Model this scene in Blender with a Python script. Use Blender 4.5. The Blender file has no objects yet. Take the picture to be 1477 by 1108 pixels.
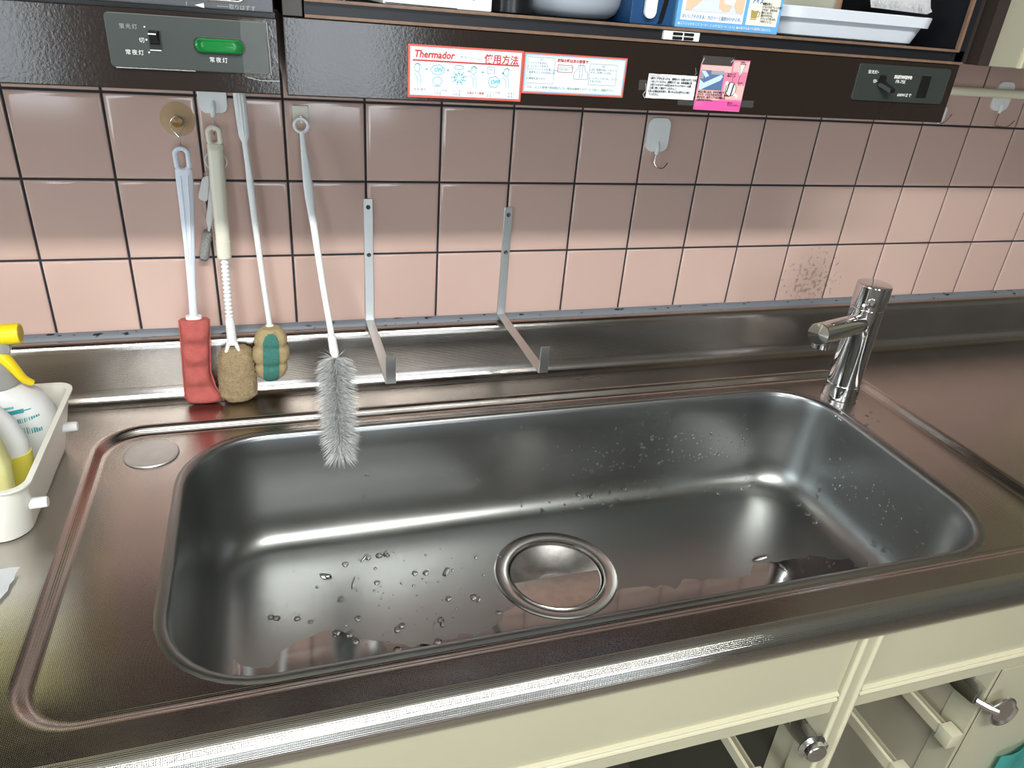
import bpy, bmesh, math, random
from mathutils import Vector, Matrix, noise
random.seed(7)
S = bpy.context.scene
COL = S.collection
PI = math.pi

# ------------------------------------------------------------------ camera
cam = bpy.data.cameras.new('camera')
cam.sensor_width = 36.0
cam.lens = 36.0 * 1056.54 / 1477.0
cam.clip_start = 0.02
camo = bpy.data.objects.new('camera', cam)
COL.objects.link(camo)
rx = Vector((0.95304509, -0.29309668, 0.07615371))
dn = Vector((-0.07233796, -0.46453674, -0.88259438))
fw = Vector((0.29406167, 0.83564344, -0.46392648))
M = Matrix((( rx.x, -dn.x, -fw.x, 0.2788), (rx.y, -dn.y, -fw.y, -0.9981), (rx.z, -dn.z, -fw.z, 0.5231), (0, 0, 0, 1)))
camo.matrix_world = M
S.camera = camo

# ------------------------------------------------------------------ world, lights, exposure
S.view_settings.view_transform = 'Standard'
S.view_settings.look = 'None'
S.view_settings.gamma = 1.0
S.view_settings.use_curve_mapping = False
S.view_settings.exposure = 0.17
S.cycles.use_denoising = True
S.cycles.max_bounces = 10
S.cycles.glossy_bounces = 6
S.cycles.sample_clamp_indirect = 3.0
w = bpy.data.worlds.new('world'); S.world = w; w.use_nodes = True
w.node_tree.nodes['Background'].inputs[0].default_value = (0.8, 0.88, 1.0, 1)
w.node_tree.nodes['Background'].inputs[1].default_value = 0.6

ROOM = dict(x0=-2.3, x1=3.2, y0=-3.3, z0=-0.85, z1=1.62)

def area(name, loc, rot, sx, sy, power, col=(1, 1, 1)):
    l = bpy.data.lights.new(name, 'AREA'); l.shape = 'RECTANGLE'; l.size = sx; l.size_y = sy
    l.energy = power; l.color = col
    o = bpy.data.objects.new(name, l); COL.objects.link(o); o.location = loc; o.rotation_euler = rot
    return o
# fluorescent ceiling fitting of the room (its downward and upward light)
area('ceiling_tube_light', (0.22, -1.75, 1.58), (0, 0, 0), 1.45, 0.16, 56, (1.0, 0.985, 0.95))
area('ceiling_tube_uplight', (0.22, -1.75, 1.50), (PI, 0, 0), 1.45, 0.16, 8, (1.0, 0.985, 0.95))

# ------------------------------------------------------------------ materials
MATS = {}
def nd(nt, t, **kw):
    n = nt.nodes.new(t)
    for k, v in kw.items(): setattr(n, k, v)
    return n
def mat(name, col, rough=0.5, metal=0.0, bump=0.0, bscale=200.0, var=0.0, vscale=30.0, trans=0.0, ior=1.45, coat=0.0,
        emit=None, estr=0.0, alpha=1.0, sss=0.0, stretch=None, spec=0.5):
    m = bpy.data.materials.new(name); m.use_nodes = True
    nt = m.node_tree; b = nt.nodes['Principled BSDF']; L = nt.links
    b.inputs['Base Color'].default_value = (*col, 1)
    b.inputs['Roughness'].default_value = rough
    b.inputs['Metallic'].default_value = metal
    b.inputs['IOR'].default_value = ior
    b.inputs['Transmission Weight'].default_value = trans
    b.inputs['Coat Weight'].default_value = coat
    b.inputs['Coat Roughness'].default_value = 0.06
    b.inputs['Alpha'].default_value = alpha
    b.inputs['Specular IOR Level'].default_value = spec
    if sss:
        b.inputs['Subsurface Weight'].default_value = sss
        b.inputs['Subsurface Radius'].default_value = (0.01, 0.01, 0.01)
        b.inputs['Subsurface Scale'].default_value = 0.3
    if emit:
        b.inputs['Emission Color'].default_value = (*emit, 1); b.inputs['Emission Strength'].default_value = estr
    if bump or var:
        g = nd(nt, 'ShaderNodeNewGeometry')
        mp = nd(nt, 'ShaderNodeMapping')
        if stretch: mp.inputs['Scale'].default_value = stretch
        L.new(g.outputs['Position'], mp.inputs['Vector'])
    if bump:
        n = nd(nt, 'ShaderNodeTexNoise'); n.inputs['Scale'].default_value = bscale; n.inputs['Detail'].default_value = 3
        L.new(mp.outputs[0], n.inputs['Vector'])
        bp = nd(nt, 'ShaderNodeBump'); bp.inputs['Strength'].default_value = 1.0; bp.inputs['Distance'].default_value = bump
        L.new(n.outputs['Fac'], bp.inputs['Height']); L.new(bp.outputs[0], b.inputs['Normal'])
    if var:
        n2 = nd(nt, 'ShaderNodeTexNoise'); n2.inputs['Scale'].default_value = vscale; n2.inputs['Detail'].default_value = 4
        L.new(mp.outputs[0], n2.inputs['Vector'])
        mr = nd(nt, 'ShaderNodeMapRange')
        mr.inputs['From Min'].default_value = 0.3; mr.inputs['From Max'].default_value = 0.7
        mr.inputs['To Min'].default_value = 1 - var; mr.inputs['To Max'].default_value = 1 + var
        L.new(n2.outputs['Fac'], mr.inputs['Value'])
        mx = nd(nt, 'ShaderNodeVectorMath', operation='SCALE')
        mx.inputs[0].default_value = col
        L.new(mr.outputs[0], mx.inputs['Scale']); L.new(mx.outputs[0], b.inputs['Base Color'])
    MATS[name] = m
    return m

def steel(name, col, rough, pitch, depth, rvar=0.06):
    """stainless sheet with a small rolled dot emboss laid out in the sheet's own UV (metres)"""
    m = mat(name, col, rough, 1.0)
    nt = m.node_tree; L = nt.links; b = nt.nodes['Principled BSDF']
    uv = nd(nt, 'ShaderNodeUVMap'); sp = nd(nt, 'ShaderNodeSeparateXYZ'); L.new(uv.outputs[0], sp.inputs[0])
    def mth(op, a, c=None):
        n = nd(nt, 'ShaderNodeMath', operation=op)
        for i, v in enumerate((a, c)):
            if v is None: continue
            if isinstance(v, (int, float)): n.inputs[i].default_value = v
            else: L.new(v, n.inputs[i])
        return n.outputs[0]
    k = 2 * PI / pitch
    su = mth('SINE', mth('MULTIPLY', mth('ADD', sp.outputs[0], sp.outputs[1]), k * 0.72))
    sv = mth('SINE', mth('MULTIPLY', mth('SUBTRACT', sp.outputs[0], sp.outputs[1]), k * 0.72))
    h = mth('MULTIPLY', su, sv)
    bp = nd(nt, 'ShaderNodeBump'); bp.inputs['Distance'].default_value = depth; bp.inputs['Strength'].default_value = 1
    L.new(h, bp.inputs['Height']); L.new(bp.outputs[0], b.inputs['Normal'])
    g = nd(nt, 'ShaderNodeNewGeometry')
    n2 = nd(nt, 'ShaderNodeTexNoise'); n2.inputs['Scale'].default_value = 9; n2.inputs['Detail'].default_value = 5
    L.new(g.outputs['Position'], n2.inputs['Vector'])
    mr = nd(nt, 'ShaderNodeMapRange'); mr.inputs['From Min'].default_value = 0.3; mr.inputs['From Max'].default_value = 0.7
    mr.inputs['To Min'].default_value = rough - rvar; mr.inputs['To Max'].default_value = rough + rvar
    L.new(n2.outputs['Fac'], mr.inputs['Value']); L.new(mr.outputs[0], b.inputs['Roughness'])
    return m

STEEL = steel('embossed_stainless', (0.52, 0.485, 0.455), 0.17, 0.0022, 0.00005)
ROLL = steel('embossed_stainless_roll', (0.55, 0.53, 0.50), 0.075, 0.0023, 0.00011, 0.02)
# brushed bowl
BOWL = mat('brushed_stainless', (0.345, 0.355, 0.35), 0.33, 1.0)
def bowl_detail():
    nt = BOWL.node_tree; L = nt.links; b = nt.nodes['Principled BSDF']
    g = nd(nt, 'ShaderNodeNewGeometry')
    n = nd(nt, 'ShaderNodeTexNoise'); n.inputs['Scale'].default_value = 7; n.inputs['Detail'].default_value = 4; n.inputs['Roughness'].default_value = 0.5
    L.new(g.outputs['Position'], n.inputs['Vector'])
    mr = nd(nt, 'ShaderNodeMapRange'); mr.inputs['From Min'].default_value = 0.32; mr.inputs['From Max'].default_value = 0.68
    mr.inputs['To Min'].default_value = 0.29; mr.inputs['To Max'].default_value = 0.37
    L.new(n.outputs['Fac'], mr.inputs['Value'])
    # a film of water lies on the front part of the bowl floor: smoother there
    sp = nd(nt, 'ShaderNodeSeparateXYZ'); L.new(g.outputs['Position'], sp.inputs[0])
    n2 = nd(nt, 'ShaderNodeTexNoise'); n2.inputs['Scale'].default_value = 9; n2.inputs['Detail'].default_value = 3
    L.new(g.outputs['Position'], n2.inputs['Vector'])
    ma = nd(nt, 'ShaderNodeMath', operation='MULTIPLY_ADD'); L.new(n2.outputs['Fac'], ma.inputs[0]); ma.inputs[1].default_value = 0.16; L.new(sp.outputs[1], ma.inputs[2])
    lt = nd(nt, 'ShaderNodeMath', operation='LESS_THAN'); L.new(ma.outputs[0], lt.inputs[0]); lt.inputs[1].default_value = -0.268
    lz = nd(nt, 'ShaderNodeMath', operation='LESS_THAN'); L.new(sp.outputs[2], lz.inputs[0]); lz.inputs[1].default_value = -0.1765
    wm = nd(nt, 'ShaderNodeMath', operation='MULTIPLY'); L.new(lt.outputs[0], wm.inputs[0]); L.new(lz.outputs[0], wm.inputs[1])
    mx = nd(nt, 'ShaderNodeMix', data_type='FLOAT'); L.new(wm.outputs[0], mx.inputs['Factor']); L.new(mr.outputs[0], mx.inputs['A']); mx.inputs['B'].default_value = 0.075
    L.new(mx.outputs['Result'], b.inputs['Roughness'])
bowl_detail()
SATIN = mat('satin_steel', (0.55, 0.54, 0.52), 0.24, 1.0, bump=0.00002, bscale=300)
DULL = mat('dull_drain_steel', (0.55, 0.54, 0.52), 0.34, 1.0, bump=0.00006, bscale=120, var=0.18, vscale=60)
PLATEST = mat('half_plate_steel', (0.50, 0.46, 0.43), 0.2, 1.0, bump=0.00003, bscale=160, var=0.1, vscale=90)
CAPM = mat('cap_steel', (0.60, 0.59, 0.58), 0.45, 0.75, bump=0.00003, bscale=300, var=0.06, vscale=50)
CHROME = mat('chrome', (0.72, 0.72, 0.73), 0.04, 1.0)
HCHROME = mat('hinge_chrome', (0.62, 0.62, 0.62), 0.2, 1.0)
ALU = mat('aluminium_strip', (0.62, 0.63, 0.63), 0.36, 1.0, bump=0.00004, bscale=90, stretch=(6, 6, 1))
WIRE = mat('steel_wire', (0.5, 0.49, 0.47), 0.25, 1.0)
DARKSCREW = mat('dark_screw', (0.1, 0.1, 0.1), 0.4, 0.8)
WATER = mat('water', (1, 1, 1), 0.0, trans=1.0, ior=1.33)

def tile_mat():
    m = mat('pink_glazed_tile', (0.60, 0.425, 0.365), 0.12, bump=0.00005, bscale=14)
    nt = m.node_tree; L = nt.links; b = nt.nodes['Principled BSDF']
    g = nd(nt, 'ShaderNodeNewGeometry'); oi = nd(nt, 'ShaderNodeObjectInfo')
    hs = nd(nt, 'ShaderNodeHueSaturation'); hs.inputs['Color'].default_value = (0.60, 0.425, 0.365, 1)
    mr = nd(nt, 'ShaderNodeMapRange'); mr.inputs['To Min'].default_value = 0.95; mr.inputs['To Max'].default_value = 1.05
    L.new(oi.outputs['Random'], mr.inputs['Value']); L.new(mr.outputs[0], hs.inputs['Value'])
    # grey mould specks around one spot low on the right
    d = nd(nt, 'ShaderNodeVectorMath', operation='DISTANCE'); d.inputs[1].default_value = (1.165, 0.0, 0.125)
    sc = nd(nt, 'ShaderNodeVectorMath', operation='MULTIPLY'); sc.inputs[1].default_value = (1, 1, 1)
    L.new(g.outputs['Position'], sc.inputs[0]); L.new(sc.outputs[0], d.inputs[0])
    fall = nd(nt, 'ShaderNodeMapRange'); fall.inputs['From Min'].default_value = 0.015; fall.inputs['From Max'].default_value = 0.065
    fall.inputs['To Min'].default_value = 0.12; fall.inputs['To Max'].default_value = 0.0
    L.new(d.outputs['Value'], fall.inputs['Value'])
    n = nd(nt, 'ShaderNodeTexNoise'); n.inputs['Scale'].default_value = 130; n.inputs['Detail'].default_value = 5
    L.new(g.outputs['Position'], n.inputs['Vector'])
    ad = nd(nt, 'ShaderNodeMath', operation='ADD'); L.new(n.outputs['Fac'], ad.inputs[0]); L.new(fall.outputs[0], ad.inputs[1])
    st = nd(nt, 'ShaderNodeMapRange'); st.inputs['From Min'].default_value = 0.60; st.inputs['From Max'].default_value = 0.70
    st.inputs['To Min'].default_value = 0; st.inputs['To Max'].default_value = 0.5
    L.new(ad.outputs[0], st.inputs['Value'])
    gt = nd(nt, 'ShaderNodeMath', operation='GREATER_THAN'); L.new(fall.outputs[0], gt.inputs[0]); gt.inputs[1].default_value = 0.001
    mu = nd(nt, 'ShaderNodeMath', operation='MULTIPLY'); L.new(st.outputs[0], mu.inputs[0]); L.new(gt.outputs[0], mu.inputs[1])
    mx = nd(nt, 'ShaderNodeMix', data_type='RGBA'); L.new(mu.outputs[0], mx.inputs['Factor'])
    L.new(hs.outputs[0], mx.inputs['A']); mx.inputs['B'].default_value = (0.14, 0.12, 0.10, 1)
    L.new(mx.outputs['Result'], b.inputs['Base Color'])
    return m
TILE = tile_mat()
GROUT = mat('dark_grout', (0.022, 0.027, 0.033), 0.8)
def seal_mat():
    m = mat('grey_sealant', (0.17, 0.19, 0.215), 0.45)
    nt = m.node_tree; L = nt.links; b = nt.nodes['Principled BSDF']
    g = nd(nt, 'ShaderNodeNewGeometry'); mp = nd(nt, 'ShaderNodeMapping'); mp.inputs['Scale'].default_value = (1, 3, 3)
    L.new(g.outputs['Position'], mp.inputs['Vector'])
    n = nd(nt, 'ShaderNodeTexNoise'); n.inputs['Scale'].default_value = 55; n.inputs['Detail'].default_value = 5
    L.new(mp.outputs[0], n.inputs['Vector'])
    st = nd(nt, 'ShaderNodeMapRange'); st.inputs['From Min'].default_value = 0.62; st.inputs['From Max'].default_value = 0.66
    L.new(n.outputs['Fac'], st.inputs['Value'])
    mx = nd(nt, 'ShaderNodeMix', data_type='RGBA'); L.new(st.outputs[0], mx.inputs['Factor'])
    mx.inputs['A'].default_value = (0.17, 0.19, 0.215, 1); mx.inputs['B'].default_value = (0.006, 0.007, 0.009, 1)
    L.new(mx.outputs['Result'], b.inputs['Base Color'])
    return m
SEAL = seal_mat()
PLASTER = mat('cream_plaster', (0.79, 0.72, 0.44), 0.6)
ROOMW = mat('room_wall_paint', (0.22, 0.215, 0.205), 0.8)
ROOMD = mat('room_dark_wall', (0.22, 0.21, 0.20), 0.8)
CEIL = mat('ceiling_board', (0.62, 0.62, 0.60), 0.9)
FLOORM = mat('vinyl_floor', (0.20, 0.17, 0.14), 0.5, var=0.15, vscale=12)
CREAM = mat('cream_melamine', (0.44, 0.42, 0.30), 0.26, bump=0.00006, bscale=350, var=0.03, vscale=6)
CREAMTRIM = mat('cream_plastic_trim', (0.55, 0.52, 0.375), 0.3)
RAILM = mat('cream_rail_plastic', (0.82, 0.78, 0.60), 0.35)
SHADEDCREAM = mat('shaded_cream_panel', (0.31, 0.30, 0.225), 0.35)  # cabinet cream darkened: shade on the wall cabinet is put into the colour
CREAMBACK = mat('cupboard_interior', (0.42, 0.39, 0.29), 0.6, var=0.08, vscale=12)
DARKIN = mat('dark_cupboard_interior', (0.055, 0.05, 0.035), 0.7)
BROWN = mat('dark_brown_enamel', (0.020, 0.0135, 0.0105), 0.13, bump=0.00007, bscale=420)
BROWNSMOOTH = mat('dark_brown_panel', (0.035, 0.026, 0.022), 0.35)
EDGEBROWN = mat('brown_edge_strip', (0.19, 0.115, 0.075), 0.4, var=0.15, vscale=90)
BLACKBAND = mat('black_laminate', (0.009, 0.010, 0.013), 0.42, bump=0.00003, bscale=500)
BLACK = mat('black_plastic', (0.008, 0.008, 0.008), 0.3)
SHELFIN = mat('shelf_interior', (0.010, 0.008, 0.007), 0.6)
GREYPANEL = mat('grey_metal_panel', (0.085, 0.085, 0.09), 0.32, 0.6)
PLATE = mat('green_grey_plate', (0.040, 0.048, 0.043), 0.36, 0.2)
LENS = mat('green_lens', (0.004, 0.20, 0.035), 0.15, emit=(0.0, 0.35, 0.05), estr=0.02)
WHITEINK = mat('white_ink', (0.8, 0.82, 0.8), 0.6)
DIMINK = mat('worn_white_ink', (0.34, 0.36, 0.35), 0.6)
PAPER = mat('white_paper', (0.80, 0.83, 0.84), 0.55, bump=0.00005, bscale=140)
TISSUE = mat('white_tissue', (0.80, 0.82, 0.84), 0.9, bump=0.0002, bscale=120)
RED = mat('red_ink', (0.52, 0.03, 0.03), 0.5)
REDBORDER = mat('red_border', (0.62, 0.11, 0.085), 0.5)
LBLUE = mat('pale_blue_print', (0.56, 0.76, 0.84), 0.5)
PANELBLUE = mat('pale_blue_field', (0.72, 0.80, 0.83), 0.5)
CYAN = mat('cyan_ink', (0.13, 0.50, 0.62), 0.5)
BLKINK = mat('black_ink', (0.03, 0.03, 0.035), 0.6)
GREYINK = mat('grey_ink', (0.28, 0.34, 0.38), 0.6)
PINK = mat('pink_card', (0.80, 0.22, 0.36), 0.4)
PALEPINK = mat('pale_pink_card', (0.87, 0.47, 0.45), 0.4)
MAGENTA = mat('magenta_card', (0.74, 0.10, 0.36), 0.4)
PICBLUE = mat('blue_photo_print', (0.10, 0.17, 0.33), 0.4)
PICLIGHT = mat('light_photo_print', (0.55, 0.68, 0.84), 0.4)
PICGREY = mat('grey_photo_print', (0.33, 0.36, 0.38), 0.4)
TAPE = mat('clear_tape', (0.85, 0.85, 0.82), 0.15, trans=0.9, ior=1.1, bump=0.0003, bscale=130)
AMBER = mat('amber_vinyl', (0.74, 0.54, 0.30), 0.12, alpha=0.42)
AMBERK = mat('amber_knob', (0.36, 0.20, 0.04), 0.2, trans=0.2)
WPLAST = mat('white_plastic', (0.84, 0.86, 0.86), 0.3, sss=0.05)
BLUEWHITE = mat('bluish_white_plastic', (0.76, 0.81, 0.90), 0.3, sss=0.05)
CREAMPLAST = mat('cream_handle_plastic', (0.76, 0.73, 0.60), 0.32, sss=0.05)
REDSP = mat('red_sponge_cloth', (0.48, 0.115, 0.10), 0.95, bump=0.0003, bscale=900, var=0.12, vscale=120)
TANSP = mat('tan_sponge', (0.42, 0.325, 0.17), 0.95, bump=0.0004, bscale=1100, var=0.10, vscale=160)
BRNSP = mat('brown_pile_sponge', (0.37, 0.28, 0.16), 1.0, bump=0.0012, bscale=650, var=0.25, vscale=420)
GRNSP = mat('green_scouring_pad', (0.055, 0.20, 0.17), 0.95, bump=0.0004, bscale=1300, var=0.15, vscale=300)
BRISTLE = mat('white_nylon_bristle', (0.74, 0.75, 0.74), 0.4)
BRISTLE2 = mat('grey_nylon_bristle', (0.52, 0.53, 0.52), 0.4)
BRISTLE3 = mat('shaded_nylon_bristle', (0.33, 0.34, 0.34), 0.4)
WOOL = mat('grey_steel_wool', (0.33, 0.33, 0.32), 0.6, 0.4, bump=0.001, bscale=700, var=0.3, vscale=600)
TRANSL = mat('translucent_white_plastic', (0.90, 0.90, 0.82), 0.25, trans=0.12, ior=1.3, sss=0.4)
BOTTLEW = mat('bottle_white', (0.78, 0.80, 0.81), 0.25)
GREYCLEAR = mat('smoky_clear_plastic', (0.62, 0.63, 0.62), 0.15, trans=0.55, ior=1.3)
YELLOW = mat('yellow_plastic', (0.86, 0.66, 0.015), 0.3)
YELLABEL = mat('yellow_print', (0.80, 0.72, 0.10), 0.35)
PALEYEL = mat('pale_yellow_plastic', (0.82, 0.80, 0.38), 0.35)
TEALINK = mat('teal_ink', (0.03, 0.33, 0.36), 0.4)
TRAYW = mat('white_tray_plastic', (0.66, 0.70, 0.76), 0.35)
BOWLW = mat('frosted_bowl_plastic', (0.50, 0.55, 0.62), 0.35, trans=0.2)
DKBLUE = mat('dark_blue_carton', (0.012, 0.06, 0.16), 0.35)
MIDBLUE = mat('bright_blue_carton', (0.15, 0.42, 0.76), 0.35)
CREAMPRINT = mat('cream_print', (0.83, 0.80, 0.69), 0.4)
SKIN = mat('peach_print', (0.80, 0.55, 0.38), 0.4)
DRINK = mat('olive_print', (0.42, 0.33, 0.10), 0.4)
BLUEINK = mat('blue_ink', (0.05, 0.20, 0.48), 0.5)
FOIL = mat('olive_foil_pack', (0.46, 0.46, 0.38), 0.3, 0.3)
PURPLE = mat('violet_pack', (0.10, 0.06, 0.42), 0.3)
BAGW = mat('white_bag', (0.86, 0.87, 0.88), 0.5)
PENCIL = mat('pencil_mark', (0.50, 0.51, 0.53), 0.6)
TEAL = mat('teal_cloth', (0.10, 0.48, 0.44), 0.7)
DAYPANE = mat('daylit_window_pane', (0.8, 0.8, 0.8), 0.3, emit=(0.82, 0.92, 1.0), estr=9.0)
FRAMEM = mat('window_frame_metal', (0.5, 0.5, 0.5), 0.4, 0.8)

# ------------------------------------------------------------------ mesh helpers
def new(): return bmesh.new()
SPLIT = {'tape_film', 'tape_edge', 'thread', 'black_stripe', 'hand_print', 'grip_rib', 'catch_roller', 'side_rib', 'switch_mark', 'flap_edge', 'pale_band', 'photo_subject', 'photo_background', 'part_drawing', 'marking_line', 'plate_highlight_strip', 'foam_print'}
def islands(bm):
    bm.verts.index_update(); seen = set(); out = []
    for v in bm.verts:
        if v in seen: continue
        st = [v]; seen.add(v); comp = []
        while st:
            a = st.pop(); comp.append(a)
            for e in a.link_edges:
                o = e.other_vert(a)
                if o not in seen: seen.add(o); st.append(o)
        out.append(comp)
    return out
def link(name, bm, m, parent=None, smooth=True, angle=40, kind=None, label=None, recalc=True, wn=False):
    if name in SPLIT:
        comps = islands(bm)
        if len(comps) > 1:
            for comp in comps:
                b2 = bmesh.new(); mp = {v: b2.verts.new(v.co) for v in comp}
                for f in {f for v in comp for f in v.link_faces}: b2.faces.new([mp[v] for v in f.verts])
                o = link(name, b2, m, parent, smooth, angle, kind, label, recalc)
            bm.free(); return o
    if recalc: bmesh.ops.recalc_face_normals(bm, faces=bm.faces)
    origin = parent.matrix_world.translation if parent and parent.parent is None else Vector()
    if parent is not None and parent.parent is not None:
        origin = parent.parent.location.copy()
    if parent is not None and parent.parent is None: origin = parent.location.copy()
    if parent is not None:
        bmesh.ops.translate(bm, verts=bm.verts, vec=-origin)
    me = bpy.data.meshes.new(name); bm.to_mesh(me); bm.free()
    for mm in (m if isinstance(m, (list, tuple)) else [m]): me.materials.append(mm)
    if smooth:
        me.polygons.foreach_set('use_smooth', [True] * len(me.polygons))
        try: me.set_sharp_from_angle(angle=math.radians(angle))
        except Exception: pass
    o = bpy.data.objects.new(name, me); COL.objects.link(o)
    if smooth and name != 'tile' and (wn or any(p.loop_total > 12 for p in me.polygons)):
        md = o.modifiers.new('weighted_normal', 'WEIGHTED_NORMAL'); md.keep_sharp = True; md.weight = 80
    if parent is not None: o.parent = parent
    if kind: o['kind'] = kind
    if label: o['label'] = label
    return o
def thing(name, label, cat, loc, group=None):
    o = bpy.data.objects.new(name, None); COL.objects.link(o); o.location = loc; o.empty_display_size = 0.02
    o['label'] = label; o['category'] = cat
    if group: o['group'] = group
    return o
def struct(name, bm, m, parent=None, smooth=False):
    o = link(name, bm, m, parent, smooth)
    if parent is None: o['kind'] = 'structure'
    return o
def box(bm, x0, x1, y0, y1, z0, z1, bev=0.0, seg=2):
    r = bmesh.ops.create_cube(bm, size=1.0)
    vs = r['verts']
    for v in vs:
        v.co = Vector(((x0 + x1) / 2 + v.co.x * (x1 - x0), (y0 + y1) / 2 + v.co.y * (y1 - y0), (z0 + z1) / 2 + v.co.z * (z1 - z0)))
    if bev:
        es = list({e for v in vs for e in v.link_edges})
        bmesh.ops.bevel(bm, geom=es, offset=bev, segments=seg, affect='EDGES', profile=0.6)
    return bm
def bxo(name, x0, x1, y0, y1, z0, z1, m, parent=None, bev=0.0, **kw):
    return link(name, box(new(), x0, x1, y0, y1, z0, z1, bev), m, parent, wn=bool(bev), **kw)
def loft(bm, loops, cap0=True, cap1=True, closed=True):
    vs = [[bm.verts.new(p) for p in l] for l in loops]
    n = len(loops[0])
    for a, b in zip(vs, vs[1:]):
        for i in range(n if closed else n - 1):
            j = (i + 1) % n
            bm.faces.new((a[i], a[j], b[j], b[i]))
    if cap0: bm.faces.new(vs[0][::-1])
    if cap1: bm.faces.new(vs[-1])
    return vs
def frames(pts, closed=False):
    P = [Vector(p) for p in pts]; n = len(P); T = []
    for i in range(n):
        if closed: t = P[(i + 1) % n] - P[i - 1]
        else: t = P[min(i + 1, n - 1)] - P[max(i - 1, 0)]
        T.append(t.normalized())
    u = T[0].orthogonal().normalized(); U = []
    for i in range(n):
        u = (u - T[i] * u.dot(T[i])).normalized(); U.append(u.copy())
    return P, T, U
def tube(bm, pts, r, seg=8, closed=False):
    P, T, U = frames(pts, closed); n = len(P)
    R = r if isinstance(r, (list, tuple)) else [r] * n
    rings = []
    for i in range(n):
        v = T[i].cross(U[i])
        rings.append([P[i] + (U[i] * math.cos(2 * PI * k / seg) + v * math.sin(2 * PI * k / seg)) * R[i] for k in range(seg)])
    if closed: 
        vs = [[bm.verts.new(p) for p in l] for l in rings]
        for a in range(n):
            b = (a + 1) % n
            for i in range(seg):
                j = (i + 1) % seg
                bm.faces.new((vs[a][i], vs[a][j], vs[b][j], vs[b][i]))
    else: loft(bm, rings)
    return bm
def spline(pts, n=6):
    P = [Vector(p) for p in pts]; out = []
    for i in range(len(P) - 1):
        p0, p1, p2, p3 = P[max(i - 1, 0)], P[i], P[i + 1], P[min(i + 2, len(P) - 1)]
        for k in range(n):
            t = k / n
            out.append(0.5 * ((2 * p1) + (p2 - p0) * t + (2 * p0 - 5 * p1 + 4 * p2 - p3) * t * t + (3 * p1 - p0 - 3 * p2 + p3) * t ** 3))
    out.append(P[-1]); return out
def lathe(bm, prof, c, axis=(0, 0, 1), seg=32, cap0=True, cap1=True):
    ax = Vector(axis).normalized(); u = ax.orthogonal().normalized(); v = ax.cross(u); c = Vector(c)
    loft(bm, [[c + ax * h + (u * math.cos(2 * PI * k / seg) + v * math.sin(2 * PI * k / seg)) * max(r, 1e-5) for k in range(seg)] for r, h in prof], cap0, cap1)
    return bm
def rrect(x0, x1, y0, y1, r, n=8, e=14):
    """closed outline, counter-clockwise, e points along each side"""
    pts = []
    cs = [(x1 - r, y0 + r, -PI / 2), (x1 - r, y1 - r, 0), (x0 + r, y1 - r, PI / 2), (x0 + r, y0 + r, PI)]
    for ci, (cx, cy, a0) in enumerate(cs):
        arc = [(cx + r * math.cos(a0 + PI / 2 * k / n), cy + r * math.sin(a0 + PI / 2 * k / n)) for k in range(n + 1)]
        pts += arc
        nx, ny, na = cs[(ci + 1) % 4]
        q = (nx + r * math.cos(na), ny + r * math.sin(na))
        for k in range(1, e):
            t = k / e; pts.append((arc[-1][0] * (1 - t) + q[0] * t, arc[-1][1] * (1 - t) + q[1] * t))
    return pts
def planar_uv(bm):
    uvl = bm.loops.layers.uv.verify()
    for f in bm.faces:
        for l in f.loops: l[uvl].uv = (l.vert.co.x, l.vert.co.y)
def sweep_x(bm, prof, x0, x1, nx=2):
    """profile of (y,z) swept along x, UV = (x, arc length)"""
    uvl = bm.loops.layers.uv.verify()
    s = [0.0]
    for a, b in zip(prof, prof[1:]): s.append(s[-1] + math.hypot(b[0] - a[0], b[1] - a[1]))
    xs = [x0 + (x1 - x0) * i / (nx - 1) for i in range(nx)]
    V = [[bm.verts.new((x, y, z)) for y, z in prof] for x in xs]
    for i in range(nx - 1):
        for j in range(len(prof) - 1):
            f = bm.faces.new((V[i][j], V[i + 1][j], V[i + 1][j + 1], V[i][j + 1]))
            for l, (a, b) in zip(f.loops, ((i, j), (i + 1, j), (i + 1, j + 1), (i, j + 1))):
                l[uvl].uv = (xs[a], s[b])
    return bm
def arc(cy, cz, r, a0, a1, n=8):
    return [(cy + r * math.cos(math.radians(a0 + (a1 - a0) * k / n)), cz + r * math.sin(math.radians(a0 + (a1 - a0) * k / n))) for k in range(n + 1)]
def quadxz(bm, x0, x1, z0, z1, y, th=0.0004):
    return box(bm, x0, x1, y - th, y, z0, z1)
def poly_xz(bm, pts, y, th=0.0004):
    a = [bm.verts.new((x, y - th, z)) for x, z in pts]; b = [bm.verts.new((x, y, z)) for x, z in pts]
    n = len(pts); bm.faces.new(a); bm.faces.new(b[::-1])
    for i in range(n): bm.faces.new((a[i], b[i], b[(i + 1) % n], a[(i + 1) % n]))
    return bm
def line_xz(bm, pts, y, wd, th=0.0003):
    for (x0, z0), (x1, z1) in zip(pts, pts[1:]):
        d = Vector((x1 - x0, z1 - z0)); 
        if d.length < 1e-7: continue
        d.normalize(); n = Vector((-d.y, d.x)) * wd / 2; e = d * wd / 3
        poly_xz(bm, [(x0 - e.x + n.x, z0 - e.y + n.y), (x0 - e.x - n.x, z0 - e.y - n.y), (x1 + e.x - n.x, z1 + e.y - n.y), (x1 + e.x + n.x, z1 + e.y + n.y)], y, th)
    return bm
_dg = None
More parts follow.
